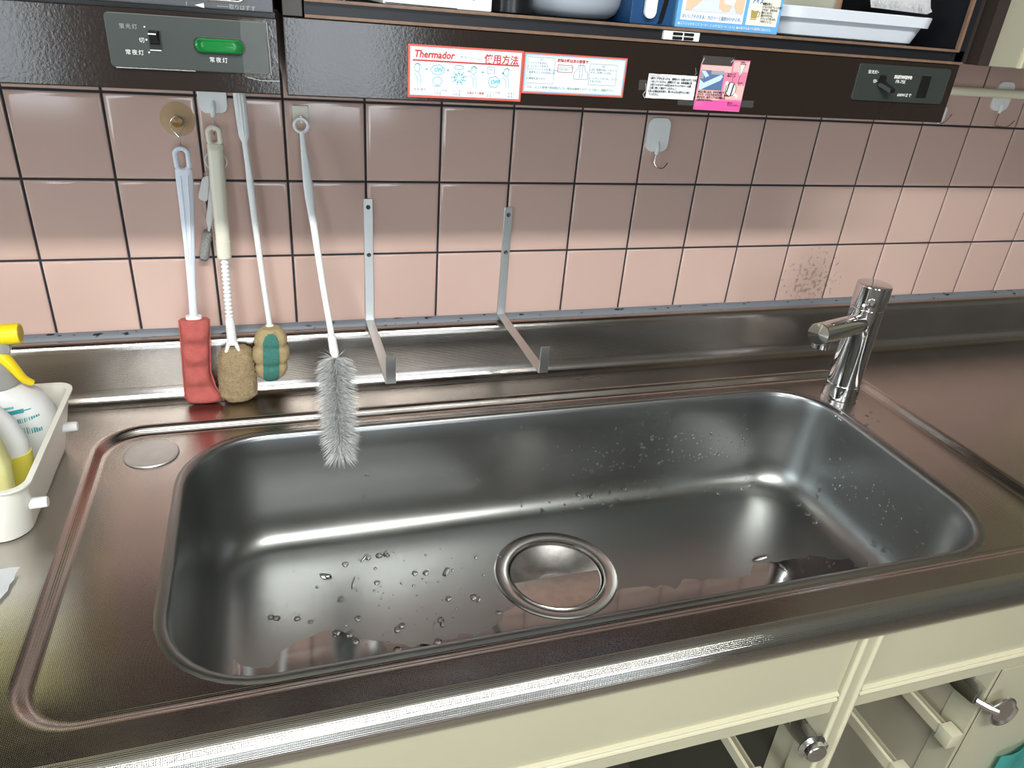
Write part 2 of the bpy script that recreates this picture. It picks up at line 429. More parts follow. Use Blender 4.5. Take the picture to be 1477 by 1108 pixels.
def text(name, items, m, parent, th=0.0002):
    """items: (string, x, y, z, size, dict) - flat lettering facing -Y, joined into one part"""
    if len(items) > 1:
        return [text(name, [i], m, parent, th) for i in items][-1]
    bm = new()
    for it in items:
        s, x, y, z, size = it[:5]; kw = it[5] if len(it) > 5 else {}
        cu = bpy.data.curves.new('lettering', 'FONT'); cu.body = s; cu.size = size; cu.extrude = th
        cu.resolution_u = 2; cu.space_character = kw.get('sp', 1.0); cu.space_line = kw.get('ln', 1.0)
        cu.align_x = kw.get('al', 'LEFT'); cu.shear = kw.get('shear', 0.0); cu.offset = kw.get('bold', 0.0)
        o = bpy.data.objects.new('lettering', cu); COL.objects.link(o)
        bpy.context.view_layer.update()
        me = o.evaluated_get(bpy.context.evaluated_depsgraph_get()).to_mesh()
        tmp = new(); tmp.from_mesh(me); o.evaluated_get(bpy.context.evaluated_depsgraph_get()).to_mesh_clear()
        T = Matrix.Translation((x, y, z)) @ Matrix.Rotation(kw.get('rot', 0), 4, 'Y') @ Matrix.Rotation(PI / 2, 4, 'X') @ Matrix.Diagonal((kw.get('sx', 1.0), 1, 1, 1))
        if 'M' in kw: T = kw['M']
        bmesh.ops.transform(tmp, matrix=T, verts=tmp.verts)
        m2 = bpy.data.meshes.new('t'); tmp.to_mesh(m2); tmp.free(); bm.from_mesh(m2); bpy.data.meshes.remove(m2)
        bpy.data.objects.remove(o); bpy.data.curves.remove(cu)
    return link(name, bm, m, parent, smooth=False, recalc=False)
def superell(cx, cy, z, a, b, n=20, p=2.5):
    out = []
    for k in range(n):
        t = 2 * PI * k / n; c, s = math.cos(t), math.sin(t)
        out.append((cx + a * math.copysign(abs(c) ** (2 / p), c), cy + b * math.copysign(abs(s) ** (2 / p), s), z))
    return out
def rod_loft(bm, secs, n=16, p=2.4):
    """secs: (x, y, z, half width in x, half depth in y), z decreasing"""
    loft(bm, [superell(x, y, z, a, b, n, p) for x, y, z, a, b in secs]); return bm

# ------------------------------------------------------------------ room shell
R = ROOM
struct('floor', box(new(), R['x0'], R['x1'], R['y0'], 0.1, R['z0'] - 0.05, R['z0']), FLOORM)
struct('ceiling', box(new(), R['x0'], R['x1'], R['y0'], 0.1, R['z1'], R['z1'] + 0.05), CEIL)
struct('wall_left', box(new(), R['x0'] - 0.05, R['x0'], R['y0'], 0.1, R['z0'], R['z1']), mat('pale_left_wall_paint', (0.62, 0.61, 0.58), 0.8))
struct('wall_right', box(new(), R['x1'], R['x1'] + 0.05, R['y0'], 0.1, R['z0'], R['z1']), ROOMW)
struct('wall_front', box(new(), R['x0'], R['x1'], R['y0'] - 0.05, R['y0'], R['z0'], R['z1']), ROOMW)
def window(name, x0, x1, z0, z1):
    y = R['y0']
    o = struct(name, box(new(), x0, x1, y, y + 0.012, z0, z1), DAYPANE)
    f = new()
    for a, b, c, d in ((x0 - .04, x1 + .04, z0 - .04, z0), (x0 - .04, x1 + .04, z1, z1 + .04), (x0 - .04, x0, z0, z1), (x1, x1 + .04, z0, z1), ((x0 + x1) / 2 - .015, (x0 + x1) / 2 + .015, z0, z1)):
        box(f, a, b, y, y + 0.04, c, d)
    link('window_frame', f, FRAMEM, o, smooth=False)
window('window_1', -1.02, -0.58, -0.05, 1.0)
window('window_2', 0.34, 0.90, -0.05, 1.0)
# left-hand window
def side_window():
    x = R['x0']
    o = struct('window_3', box(new(), x, x + 0.012, -1.9, -0.9, 0.0, 1.1), DAYPANE)
    f = new()
    for a, b, c, d in ((-1.94, -0.86, -0.04, 0.0), (-1.94, -0.86, 1.1, 1.14), (-1.94, -1.9, 0, 1.1), (-0.9, -0.86, 0, 1.1), (-1.415, -1.385, 0, 1.1)):
        box(f, x, x + 0.04, a, b, c, d)
    link('window_frame', f, FRAMEM, o, smooth=False)
side_window()

# ------------------------------------------------------------------ tiled back wall
wb = struct('wall_back', box(new(), R['x0'], R['x1'], 0.006, 0.1, R['z0'], R['z1']), PLASTER)
link('grout', box(new(), -0.1005, 1.9, 0.0022, 0.006, 0.0925, 0.695), GROUT, wb, smooth=False)
def tile_mesh():
    bm = new(); h = 0.04855
    loft(bm, [[(-a, y, -a), (a, y, -a), (a, y, a), (-a, y, a)] for a, y in ((h, 0.0045), (h, 0.0012), (h - 0.0007, 0.0005), (h - 0.0022, 0.00012), (h - 0.006, 0.0))], cap0=False)
    return bm
t0 = link('tile', tile_mesh(), TILE, wb, angle=60)
first = True
for r in range(6):                     # rows upward from the sealant joint
    for c in range(-1, 19):
        if r >= 4 and c < 9: continue  # rows fully behind the cabinets
        o = t0 if first else t0.copy()
        if not first: COL.objects.link(o); o.parent = wb
        first = False
        o.location = (0.05 + 0.1 * c, random.uniform(-0.0002, 0.0002), 0.143 + 0.1 * r)
        o.rotation_euler = (random.uniform(-.002, .002), 0, random.uniform(-.002, .002))
# sealant bead along the top of the upstand
sb = new(); sweep_x(sb, [(0.003, 0.0955), (-0.0012, 0.0950), (-0.0055, 0.0925), (-0.0085, 0.0885), (-0.0088, 0.0870)], R['x0'] + 0.01, 2.3, 40)
for v in sb.verts: v.co.z += 0.0006 * noise.noise(Vector((v.co.x * 9, 0, 0)))
struct('trim_1', sb, SEAL, smooth=True)

# ------------------------------------------------------------------ stainless sink unit
sk = thing('sink_unit', 'stainless steel worktop with pressed deep sink bowl and rolled front edge', 'sink', (0.63, -0.3, 0.0))
XL, XR = R['x0'] + 0.02, 2.4
# upstand
up = [(-0.0005, 0.0875), (-0.0075, 0.0875)] + arc(-0.008, 0.0740, 0.0135, 86, 178, 10) + [(-0.0220, 0.060), (-0.0228, 0.034), (-0.0235, 0.020)] + \
     arc(-0.0430, 0.0190, 0.0192, 2, -88, 10) + [(-0.043, 0.0)]
up = [(a, b) for a, b in up]
link('upstand', sweep_x(new(), up, XL, XR), STEEL, sk, angle=30)
# front roll
roll = [(-0.578, 0.0), (-0.580, 0.0)] + arc(-0.580, -0.020, 0.020, 92, 270, 22) + [(-0.571, -0.040)]
link('front_roll', sweep_x(new(), roll, XL, XR), ROLL, sk, angle=30)
# deck with pressed recess
def off(r, d, z): 
    x0, x1, y0, y1, rad = r
    return [(x, y, z) for x, y in rrect(x0 + d, x1 - d, y0 + d, y1 - d, max(rad - d, 1e-4))]
REC = (0.047, 1.212, -0.5505, -0.0895, 0.058)
OPN = (0.158, 1.102, -0.519, -0.128, 0.092)
outer = rrect(XL, XR, -0.578, -0.043, 1e-4)
bm = new()
loops = [[(x, y, 0.0) for x, y in outer]] + [off(REC, d, z) for d, z in ((-0.002, 0.0), (0.0, -0.0001), (0.0022, -0.0007), (0.0045, -0.0022), (0.0062, -0.0040), (0.0095, -0.0080), (0.0112, -0.0094), (0.0135, -0.01025), (0.0165, -0.0103), (0.019, -0.0100))]
loops += [[(a[0] * (1 - t) + b[0] * t, a[1] * (1 - t) + b[1] * t, -0.010) for a, b in zip(off(REC, 0.019, 0), off(OPN, -0.013, 0))] for t in (0.5, 1.0)]
loft(bm, loops, False, False)
planar_uv(bm)
link('deck', bm, STEEL, sk, angle=50)
# bowl
DC = (0.619, -0.284)
bm = new()
loops = [off(OPN, d, z) for d, z in ((-0.013, -0.010), (-0.011, -0.0095), (-0.009, -0.0091), (-0.006, -0.0093), (-0.003, -0.0104), (-0.001, -0.0130), (0.0002, -0.017),
         (0.002, -0.045), (0.0045, -0.09), (0.0065, -0.125), (0.0085, -0.138), (0.0120, -0.150), (0.0170, -0.1600), (0.0235, -0.1680), (0.0315, -0.1738), (0.041, -0.1770), (0.052, -0.178))]
inner = loops[-1]
circ = []
for x, y, z in inner:
    a = math.atan2((y - DC[1]) / 0.18, (x - DC[0]) / 0.42)
    circ.append((DC[0] + 0.086 * math.cos(a), DC[1] + 0.086 * math.sin(a), -0.1795))
for t in (0.3, 0.6, 0.85, 1.0):
    loops.append([tuple(p[i] * (1 - t) + q[i] * t for i in range(3)) for p, q in zip(inner, circ)])
loft(bm, loops, False, False)
link('bowl', bm, BOWL, sk, angle=40)
# drain flange
fl = new(); lathe(fl, [(0.0855, -0.1805), (0.0868, -0.1787), (0.0850, -0.1776), (0.0832, -0.1784), (0.0800, -0.1796), (0.0735, -0.1802), (0.0705, -0.1795), (0.0690, -0.1779), (0.0672, -0.1783), (0.0664, -0.1805), (0.0660, -0.210)], (DC[0], DC[1], 0), seg=72, cap0=False, cap1=False)
link('drain_flange', fl, SATIN, sk, angle=50)

# drain lid (lifts out): dished disc with a flat half-moon plate over its front half
dl = thing('drain_lid', 'round steel drain lid with flat half-moon plate lying in the sink outlet', 'drain lid', (DC[0], DC[1], -0.19))
b = new(); lathe(b, [(0.0645, -0.1845), (0.0640, -0.1825), (0.0615, -0.1835), (0.052, -0.192), (0.036, -0.2000), (0.026, -0.2030), (0.022, -0.2015), (0.016, -0.2030), (0.0, -0.2035)], (DC[0], DC[1], 0), seg=64, cap0=False)
link('dish', b, DULL, dl, angle=60)
b = new(); n = 40; ya = -0.004
pts = []
a0 = math.asin(ya / 0.0622)
for k in range(n + 1):
    a = PI - a0 + (PI + 2 * a0) * k / n
    pts.append((DC[0] + 0.0622 * math.cos(a), DC[1] + 0.0622 * math.sin(a)))
loft(b, [[(x, y, z) for x, y in pts] for z in (-0.1842, -0.1824)])
link('half_plate', b, PLATEST, dl, smooth=False)
b = new(); lathe(b, [(0.0655, -0.215), (0.0655, -0.19), (0.0640, -0.1845)], (DC[0], DC[1], 0), seg=48, cap1=False)
link('basket_wall', b, DULL, dl)

# blanking cap on the deck
cp = thing('hole_cap', 'round flat steel blanking cap on back left corner of sink deck', 'cap', (0.1135, -0.1475, -0.010))
b = new(); lathe(b, [(0.0, -0.0098), (0.0312, -0.0098), (0.0318, -0.0088), (0.0308, -0.0075), (0.027, -0.0066), (0.0, -0.0060)], (0.1135, -0.1475, 0), seg=56, cap0=False)
link('cap_disc', b, CAPM, cp, angle=30)

# ------------------------------------------------------------------ water
def dome(bm, c, n, r, ry=None, h=0.55, rot=0.0, seg=9):
    if h >= 0.45 and r < 0.005: r *= 1.45; h *= 1.15; ry = ry * 1.45 if ry else None
    n = Vector(n).normalized(); u = n.orthogonal().normalized(); v = n.cross(u)
    cu, su = math.cos(rot), math.sin(rot); u, v = u * cu + v * su, v * cu - u * su
    c = Vector(c); ry = ry or r
    wob = [1 + random.uniform(-.12, .12) for _ in range(seg)]
    loft(bm, [[c + n * (hh * r * h - 0.0001) + (u * math.cos(2 * PI * k / seg) * r + v * math.sin(2 * PI * k / seg) * ry) * s * wob[k] for k in range(seg)] for s, hh in ((1.0, 0.0), (0.88, 0.5), (0.6, 0.85), (0.22, 1.0))])
wt = new()
def wally(z): return 0.0002 + 0.007 * min(1, max(0, (-z - 0.015) / 0.117))
for i in range(330):                    # back wall, denser to the right
    x = min(1.03, 0.30 + 0.73 * random.random() ** 0.55); z = -0.03 - 0.098 * random.random() ** 0.7
    if x < 0.6 and random.random() < 0.45: continue
    dome(wt, (x, -0.128 - wally(z), z), (0, -1, 0.06), 0.0008 + 0.0013 * random.random() ** 2, h=0.6)
for i in range(110):                    # right wall
    y = random.uniform(-0.44, -0.2); z = -0.04 - 0.1 * random.random()
    dome(wt, (1.102 - wally(z), y, z), (-1, 0, 0.06), 0.0008 + 0.0013 * random.random() ** 2, h=0.6)
for i in range(150):                    # cove along the back and right
    a = random.random()
    t = math.radians(random.uniform(15, 75))
    cyv = 0.0060 + 0.0450 * (1 - math.cos(t)); cz = -0.1250 - 0.0520 * math.sin(t)
    if a < 0.7: dome(wt, (random.uniform(0.6, 1.02), -0.128 - cyv, cz), (0, -math.cos(t), math.sin(t)), 0.0008 + 0.002 * random.random() ** 2)
    else: dome(wt, (1.102 - cyv, random.uniform(-0.43, -0.22), cz), (-math.cos(t), 0, math.sin(t)), 0.0008 + 0.0026 * random.random() ** 2)
def floorz(x, y):
    d = math.hypot((x - DC[0]) / 0.42, (y - DC[1]) / 0.18)
    return -0.1781 - 0.0012 * max(0, 1 - d)
for i in range(150):                    # floor, mostly left of the outlet
    x = random.gauss(0.40, 0.09); y = random.uniform(-0.46, -0.19)
    if not 0.22 < x < 0.53: continue
    dome(wt, (x, y, floorz(x, y)), (0, 0, 1), 0.0008 + 0.0032 * random.random() ** 3, h=0.45)
for x, y, r, ry, rot in ((0.395, -0.196, 0.006, 0.0032, 0.3), (0.365, -0.199, 0.010, 0.0014, 0.1), (0.47, -0.25, 0.010, 0.004, 0.2), (0.462, -0.30, 0.005, 0.004, 0), (0.50, -0.31, 0.006, 0.003, 0.2),
                         (0.345, -0.245, 0.012, 0.002, 0.5), (0.31, -0.225, 0.003, 0.006, 0.2), (0.445, -0.34, 0.007, 0.003, 0.5), (0.385, -0.39, 0.014, 0.0022, 0.4), (0.42, -0.375, 0.003, 0.007, 0.1),
                         (0.29, -0.44, 0.002, 0.013, 0.3), (0.275, -0.415, 0.008, 0.0018, 0.6), (0.52, -0.39, 0.0025, 0.010, 0.6), (0.55, -0.235, 0.002, 0.002, 0), (0.93, -0.32, 0.0025, 0.012, 0.9), (0.95, -0.345, 0.008, 0.0022, 0.9),
                         (0.80, -0.40, 0.007, 0.0012, 0.1), (0.86, -0.385, 0.005, 0.002, 0.1)):
    dome(wt, (x, y, floorz(x, y)), (0, 0, 1), r, ry, h=0.0022 / r, rot=rot, seg=14)
for i in range(26):                     # a few on deck and worktop behind
    x, y, z = random.choice([(random.uniform(0.7, 0.85), -0.05 - random.random() * 0.006, 0.0), (random.uniform(1.08, 1.16), random.uniform(-0.26, -0.21), -0.010)])
    dome(wt, (x, y, z), (0, 0, 1), random.uniform(0.001, 0.0026), random.uniform(0.001, 0.002), h=0.5)
wo = link('water_droplets', wt, WATER, None, angle=80)
wo['kind'] = 'stuff'; wo['label'] = 'scattered clear water droplets and streaks on the sink bowl steel'; wo['category'] = 'water'

# ------------------------------------------------------------------ faucet
FX, FY = 1.138, -0.164
fa = thing('faucet', 'chrome single-lever mixer tap at back right corner of the sink', 'faucet', (FX, FY, -0.010))
b = new(); lathe(b, [(0.0285, -0.0100), (0.0285, -0.007), (0.0268, -0.006), (0.0265, 0.0175), (0.0258, 0.0185)], (FX, FY, 0), seg=48)
link('base_ring', b, CHROME, fa, angle=35)
b = new(); lathe(b, [(0.0245, 0.0185), (0.0252, 0.0195), (0.0250, 0.06), (0.0246, 0.147), (0.0238, 0.1485)], (FX, FY, 0), seg=48)
link('body', b, CHROME, fa, angle=35)
b = new(); lathe(b, [(0.0238, 0.1487), (0.0252, 0.1500), (0.0254, 0.183), (0.0248, 0.1848), (0.0235, 0.1856), (0.0, 0.1860)], (FX, FY, 0), seg=48, cap1=False)
hd = link('lever_handle', b, CHROME, fa, angle=35)
# small thumb lug on the handle's front
b = new(); dirf = Vector((-0.62, -0.78, 0)).normalized()
p0 = Vector((FX, FY, 0.160)) + dirf * 0.022
tube(b, [p0, p0 + dirf * 0.006 + Vector((0, 0, 0.003)), p0 + dirf * 0.009 + Vector((0, 0, 0.006))], [0.0075, 0.0065, 0.004], 14)
link('thumb_lug', b, CHROME, hd, angle=50)
d = Vector((-0.140, -0.066, 0.018)); L0 = Vector((FX, FY, 0.1215)); tip = L0 + d; dd = d.normalized()
b = new(); lathe(b, [(0.0158, 0.0), (0.0158, d.length - 0.0015), (0.0150, d.length), (0.0, d.length + 0.0004)], L0, dd, seg=36, cap1=False)
sp = link('spout', b, CHROME, fa, angle=35)
b = new(); a0 = tip - dd * 0.020; lathe(b, [(0.0125, -0.012), (0.0125, -0.0225), (0.0112, -0.0228), (0.0105, -0.0205), (0.0, -0.0200)], a0, (0.02, 0.01, 1), seg=28)
link('aerator', b, CHROME, sp, angle=40)
b = new(); q = Vector((FX, FY, 0.1563)) + Vector((-0.86, -0.51, 0)).normalized() * 0.0249
lathe(b, [(0.0026, 0), (0.0024, 0.0009), (0.0, 0.001)], q, (-0.86, -0.51, 0), seg=14)
link('indicator_dot', b, WPLAST, fa, label='small white indicator dot')

# ------------------------------------------------------------------ wall brackets
def bracket(x, ztop, lab):
    t = thing('shelf_bracket', lab, 'bracket', (x, 0.0, ztop), 'aluminium brackets on the tiled wall')
    hw = 0.0063; th = 0.0026; zb = 0.092
    b = new(); path = [(-0.0002, ztop), (-0.0002, zb + 0.004), (-0.0012, zb + 0.0012), (-0.004, zb), (-0.197, zb), (-0.199, zb + 0.0008), (-0.2, zb + 0.003), (-0.2, zb + 0.038)]
    nrm = [(-1, 0), (-1, 0), (-.7, .7), (0, 1), (0, 1), (.7, .7), (1, 0), (1, 0)]
    loft(b, [[(x - hw, y, z), (x + hw, y, z), (x + hw, y + n[0] * th, z + n[1] * th), (x - hw, y + n[0] * th, z + n[1] * th)] for (y, z), n in zip(path, nrm)])
    bmesh.ops.bevel(b, geom=[e for e in b.edges if abs(e.verts[0].co.x - e.verts[1].co.x) < 1e-5 and e.calc_length() > 0.02], offset=0.0005, segments=1, affect='EDGES')
    link('strap', b, ALU, t, angle=25)
    for zz in (ztop - 0.011, 0.193):
        s = new(); lathe(s, [(0.0031, 0.0), (0.0031, 0.0006), (0.0024, 0.0011), (0.0012, 0.0005), (0.0, 0.0004)], (x, -0.0028, zz), (0, -1, 0), seg=14)
        link('screw', s, DARKSCREW, t, angle=50)
bracket(0.402, 0.271, 'left of two aluminium L brackets with upturned tip screwed to tiles')
bracket(0.6015, 0.2595, 'right aluminium L bracket with upturned tip, nearer the tap')

# ------------------------------------------------------------------ hooks
h = thing('suction_hook', 'amber clear suction cup hook with wire on pink tile', 'hook', (0.178, 0.0, 0.365))
b = new(); lathe(b, [(0.0197, 0.0002), (0.0197, 0.0012), (0.012, 0.0035), (0.006, 0.006), (0.0, 0.006)], (0.178, 0, 0.3655), (0, -1, 0), seg=40, cap1=False)
link('suction_cup', b, AMBER, h)
b = new(); lathe(b, [(0.0062, 0.005), (0.0066, 0.010), (0.0060, 0.013), (0.0, 0.0135)], (0.178, 0, 0.3640), (0, -1, 0), seg=20, cap1=False)
link('knob', b, AMBERK, h)
b = new(); yw = -0.0115
tube(b, spline([(0.1785, yw - .001, 0.347), (0.1735, yw, 0.353), (0.1702, yw, 0.359), (0.1715, yw, 0.366), (0.178, yw + .001, 0.3705), (0.1845, yw, 0.366), (0.186, yw, 0.359), (0.1825, yw, 0.353), (0.1790, yw - .001, 0.347), (0.1792, yw - .003, 0.338), (0.1795, yw - .006, 0.3335), (0.1797, yw - .011, 0.3322), (0.18, yw - .0145, 0.336)], 4), 0.0008, 7)
link('wire', b, WIRE, h)
def rr_plate(bm, x0, x1, z0, z1, r, y0, y1, edge=0.0012):
    o = rrect(x0, x1, z0, z1, r, 6, 2); i = rrect(x0 + edge, x1 - edge, z0 + edge, z1 - edge, max(r - edge, 1e-4), 6, 2)
    loft(bm, [[(x, y0, z) for x, z in o], [(x, y1 + edge * .7, z) for x, z in o], [(x, y1, z) for x, z in i]])
    return bm
def wire_hook(name, lab, cx, zt, zb, hw, m, wire_pts, group=None, rad=0.011, rib=True):
    t = thing(name, lab, 'hook', (cx, 0, (zt + zb) / 2), group)
    link('adhesive_plate', rr_plate(new(), cx - hw, cx + hw, zb, zt, rad, -0.0004, -0.0050), m, t, angle=60)
    if rib:
        b = new(); tube(b, [(cx + 0.001, -0.0045, zb + 0.014), (cx, -0.0072, zb + 0.009), (cx - 0.0005, -0.0078, zb + 0.002), (cx - 0.001, -0.0070, zb - 0.003)], [0.002, 0.0034, 0.0034, 0.0028], 12)
        link('clip', b, m, t)
    b = new(); tube(b, spline(wire_pts, 4), 0.00085, 7); link('wire', b, WIRE, t)
    return t
wire_hook('adhesive_hook', 'white adhesive hook half hidden under dark cabinet, holding cream brush', 0.2195, 0.412, 0.374, 0.0165, WPLAST,
          [(0.2185, -0.0075, 0.373), (0.2182, -0.0085, 0.360), (0.2182, -0.012, 0.3535), (0.2182, -0.018, 0.3520), (0.2184, -0.022, 0.3545), (0.2185, -0.0225, 0.3585)], rad=0.009)
wire_hook('adhesive_hook', 'empty white oval adhesive wire hook on tile under the pink leaflet', 0.8205, 0.389, 0.3415, 0.0178, WPLAST,
          [(0.8195, -0.0075, 0.3395), (0.8180, -0.009, 0.330), (0.8182, -0.0095, 0.3255), (0.823, -0.011, 0.3205), (0.8305, -0.012, 0.3195), (0.8350, -0.012, 0.3225), (0.8385, -0.012, 0.3275)], 'white oval wire hooks')
wire_hook('adhesive_hook', 'white oval wire hook behind the cream rail at far right', 1.4430, 0.4655, 0.420, 0.0180, WPLAST,
          [(1.4430, -0.0075, 0.4185), (1.4400, -0.009, 0.405), (1.4398, -0.0095, 0.400), (1.443, -0.011, 0.3972), (1.462, -0.012, 0.3965), (1.4690, -0.012, 0.399), (1.4770, -0.012, 0.4065)], 'white oval wire hooks')
wire_hook('adhesive_hook', 'white wire hook mostly hidden behind right end of dark shelf unit', 1.3190, 0.4225, 0.398, 0.0165, WPLAST,
          [(1.3190, -0.0075, 0.4005), (1.3185, -0.009, 0.3985), (1.3220, -0.011, 0.3975), (1.3300, -0.012, 0.4005), (1.3390, -0.012, 0.4125)], 'white oval wire hooks', rad=0.006, rib=False)
h = thing('adhesive_hook', 'small square beige adhesive hook with peg holding the bottle brush', 'hook', (0.3205, 0, 0.376))
link('adhesive_plate', rr_plate(new(), 0.3108, 0.3300, 0.3655, 0.3868, 0.0012, -0.0004, -0.0030, 0.0006), CREAMPLAST, h, angle=60)
b = new(); tube(b, spline([(0.3205, -0.0025, 0.3700), (0.3205, -0.012, 0.3690), (0.3205, -0.0185, 0.3705), (0.3203, -0.0195, 0.3775)], 4), 0.0021, 10); link('peg', b, CREAMPLAST, h)

# cream rail on the right
t = thing('towel_rail', 'cream plastic rail running along the tiles at far right', 'rail', (1.6, -0.03, 0.449))
b = new(); tube(b, [(1.25, -0.03, 0.449), (1.88, -0.03, 0.449)], 0.0068, 16); link('bar', b, RAILM, t)
for x in (1.262, 1.868):
    b = new(); box(b, x - 0.008, x + 0.008, -0.036, -0.0002, 0.440, 0.458, 0.002); link('end_support', b, RAILM, t)

# ------------------------------------------------------------------ brushes
def oval_loop(cx, cy, z0, z1, hw, n=20):
    zc, hh = (z0 + z1) / 2, (z1 - z0) / 2; st = hh - hw; out = []
    for k in range(n):
        a = 2 * PI * k / n
        out.append((cx + hw * math.cos(a), cy, zc + (st if math.sin(a) >= 0 else -st) + hw * math.sin(a)))
    return out
# 1 red sponge brush
t = thing('sponge_brush', 'bluish-white handled brush with flat red sponge head hanging from suction hook', 'brush', (0.18, -0.02, 0.338))
b = new(); tube(b, oval_loop(0.1798, -0.024, 0.3105, 0.3365, 0.0072), 0.0031, 10, True)
rod_loft(b, [(0.1798, -0.024, 0.312, 0.0098, 0.0032), (0.1797, -0.0245, 0.304, 0.0100, 0.0034), (0.1785, -0.027, 0.270, 0.0088, 0.0036), (0.1760, -0.030, 0.225, 0.0068, 0.0040), (0.1730, -0.034, 0.172, 0.0052, 0.0044), (0.1705, -0.038, 0.126, 0.0050, 0.0046), (0.170, -0.040, 0.112, 0.0048, 0.0045)], 16)
hn = link('handle', b, BLUEWHITE, t, angle=50)
b = new()
for s in (-1, 1):
    tube(b, [(0.1797 + s * 0.0040, -0.0278, 0.305), (0.1785 + s * 0.0034, -0.0305, 0.270), (0.1762 + s * 0.0024, -0.0338, 0.228), (0.1742 + s * 0.001, -0.0365, 0.196)], 0.0008, 6)
link('grip_rib', b, BLUEWHITE, hn)
def blob(bm, secs, n=28, p=3.0, amp=0.0008, fq=140):
    """secs: z, xl, xr, ycentre, half depth"""
    loops = [superell((xl + xr) / 2, yc, z, (xr - xl) / 2, hd, n, p) for z, xl, xr, yc, hd in secs]
    loops = [[Vector(q) + Vector((noise.noise(Vector(q) * fq), noise.noise(Vector(q) * fq + Vector((9, 0, 0))), 0)) * amp for q in l] for l in loops]
    loft(bm, loops); return bm
def interp(keys, n):
    out = []
    for i in range(n):
        z = keys[0][0] + (keys[-1][0] - keys[0][0]) * i / (n - 1)
        for a, c in zip(keys, keys[1:]):
            if a[0] >= z >= c[0]:
                u = (a[0] - z) / (a[0] - c[0]) if a[0] != c[0] else 0
                u = u * u * (3 - 2 * u)
                out.append([z] + [a[k] * (1 - u) + c[k] * u for k in range(1, len(a))]); break
    return out
secs = interp([(0.124, 0.1535, 0.1885, -0.041, 0.010), (0.118, 0.1535, 0.1885, -0.041, 0.0125), (0.085, 0.1520, 0.1850, -0.0425, 0.0135), (0.05, 0.1500, 0.1820, -0.044, 0.0135), (0.028, 0.1485, 0.1850, -0.045, 0.013), (0.012, 0.1478, 0.1925, -0.0455, 0.011), (0.0055, 0.1500, 0.1930, -0.0455, 0.009), (0.0035, 0.1560, 0.1900, -0.0455, 0.006)], 34)
for s in secs: s[4] += 0.0036 * math.cos((s[0] - 0.105) / 0.031 * 2 * PI)
link('sponge_head', blob(new(), secs, p=2.6, amp=0.0007), REDSP, t, label='flat red sponge head')
# piping seam round the sponge
b = new(); tube(b, [(0.1528, -0.041, 0.123), (0.151, -0.0425, 0.085), (0.149, -0.044, 0.05), (0.1472, -0.0455, 0.012), (0.151, -0.0457, 0.004), (0.165, -0.0457, 0.0022), (0.190, -0.0457, 0.0040), (0.1938, -0.0457, 0.0085), (0.1868, -0.0452, 0.026), (0.1832, -0.0445, 0.048), (0.1862, -0.0425, 0.085), (0.1892, -0.041, 0.123)], 0.0012, 6)
link('seam', b, REDSP, t)
b = new(); rod_loft(b, [(0.1705, -0.038, 0.1275, 0.0098, 0.0058), (0.1705, -0.0385, 0.1235, 0.0100, 0.0062)], 16); link('collar', b, WPLAST, t)

# 2 cream handled brush with brown pile sponge
t = thing('sponge_brush', 'cream thick handled brush with corrugated neck and brown fuzzy sponge', 'brush', (0.218, -0.02, 0.362))
b = new(); tube(b, oval_loop(0.2183, -0.0215, 0.3405, 0.3610, 0.0066), 0.0033, 10, True)
rod_loft(b, [(0.2183, -0.0215, 0.3420, 0.0094, 0.0050), (0.2183, -0.022, 0.3365, 0.0098, 0.0070), (0.2180, -0.0225, 0.3350, 0.0093, 0.0070), (0.2172, -0.025, 0.30, 0.0092, 0.0085), (0.2165, -0.029, 0.25, 0.0088, 0.0085), (0.2160, -0.031, 0.226, 0.0086, 0.0084), (0.2160, -0.031, 0.2255, 0.0091, 0.0088), (0.2155, -0.0325, 0.204, 0.0086, 0.0082), (0.2155, -0.0327, 0.2030, 0.0070, 0.0068)], 20)
link('handle', b, CREAMPLAST, t, angle=35)
b = new(); prof = []
for k in range(60):
    u = k / 59; z = 0.204 - 0.082 * u
    prof.append((0.2155 - 0.0015 * u, -0.0327 - 0.0075 * u, z, 0.0046 + 0.0011 * math.sin(u * 15 * 2 * PI), 0.0046 + 0.0011 * math.sin(u * 15 * 2 * PI)))
rod_loft(b, prof, 12, 2.0); link('corrugated_neck', b, WPLAST, t, angle=80)
b = new(); rod_loft(b, [(0.2140, -0.040, 0.124, 0.0050, 0.0050), (0.2140, -0.0405, 0.116, 0.0060, 0.0055), (0.2142, -0.043, 0.090, 0.0062, 0.0060), (0.2142, -0.043, 0.087, 0.0068, 0.0065)], 12)
for s in (-1, 1): tube(b, [(0.2142 + s * 0.004, -0.046, 0.090), (0.2142 + s * 0.0078, -0.052, 0.080), (0.2142 + s * 0.0085, -0.055, 0.073)], [0.0030, 0.0026, 0.0022], 8)
link('fork', b, WPLAST, t)
secs = interp([(0.0835, 0.207, 0.230, -0.045, 0.007), (0.0775, 0.1985, 0.237, -0.045, 0.0135), (0.066, 0.1940, 0.2395, -0.045, 0.017), (0.035, 0.1925, 0.2405, -0.045, 0.018), (0.014, 0.1920, 0.2400, -0.0445, 0.0165), (0.006, 0.1960, 0.2330, -0.044, 0.0135), (0.0025, 0.2030, 0.2240, -0.044, 0.009)], 44)
b = blob(new(), secs, 56, 2.8, 0.0016, 110)
for v in b.verts:
    v.co += Vector((noise.noise(v.co * 900), noise.noise(v.co * 900 + Vector((5, 0, 0))), noise.noise(v.co * 900 + Vector((0, 7, 0))))) * 0.0011
link('sponge_head', b, BRNSP, t, angle=180, label='brown fuzzy sponge head')
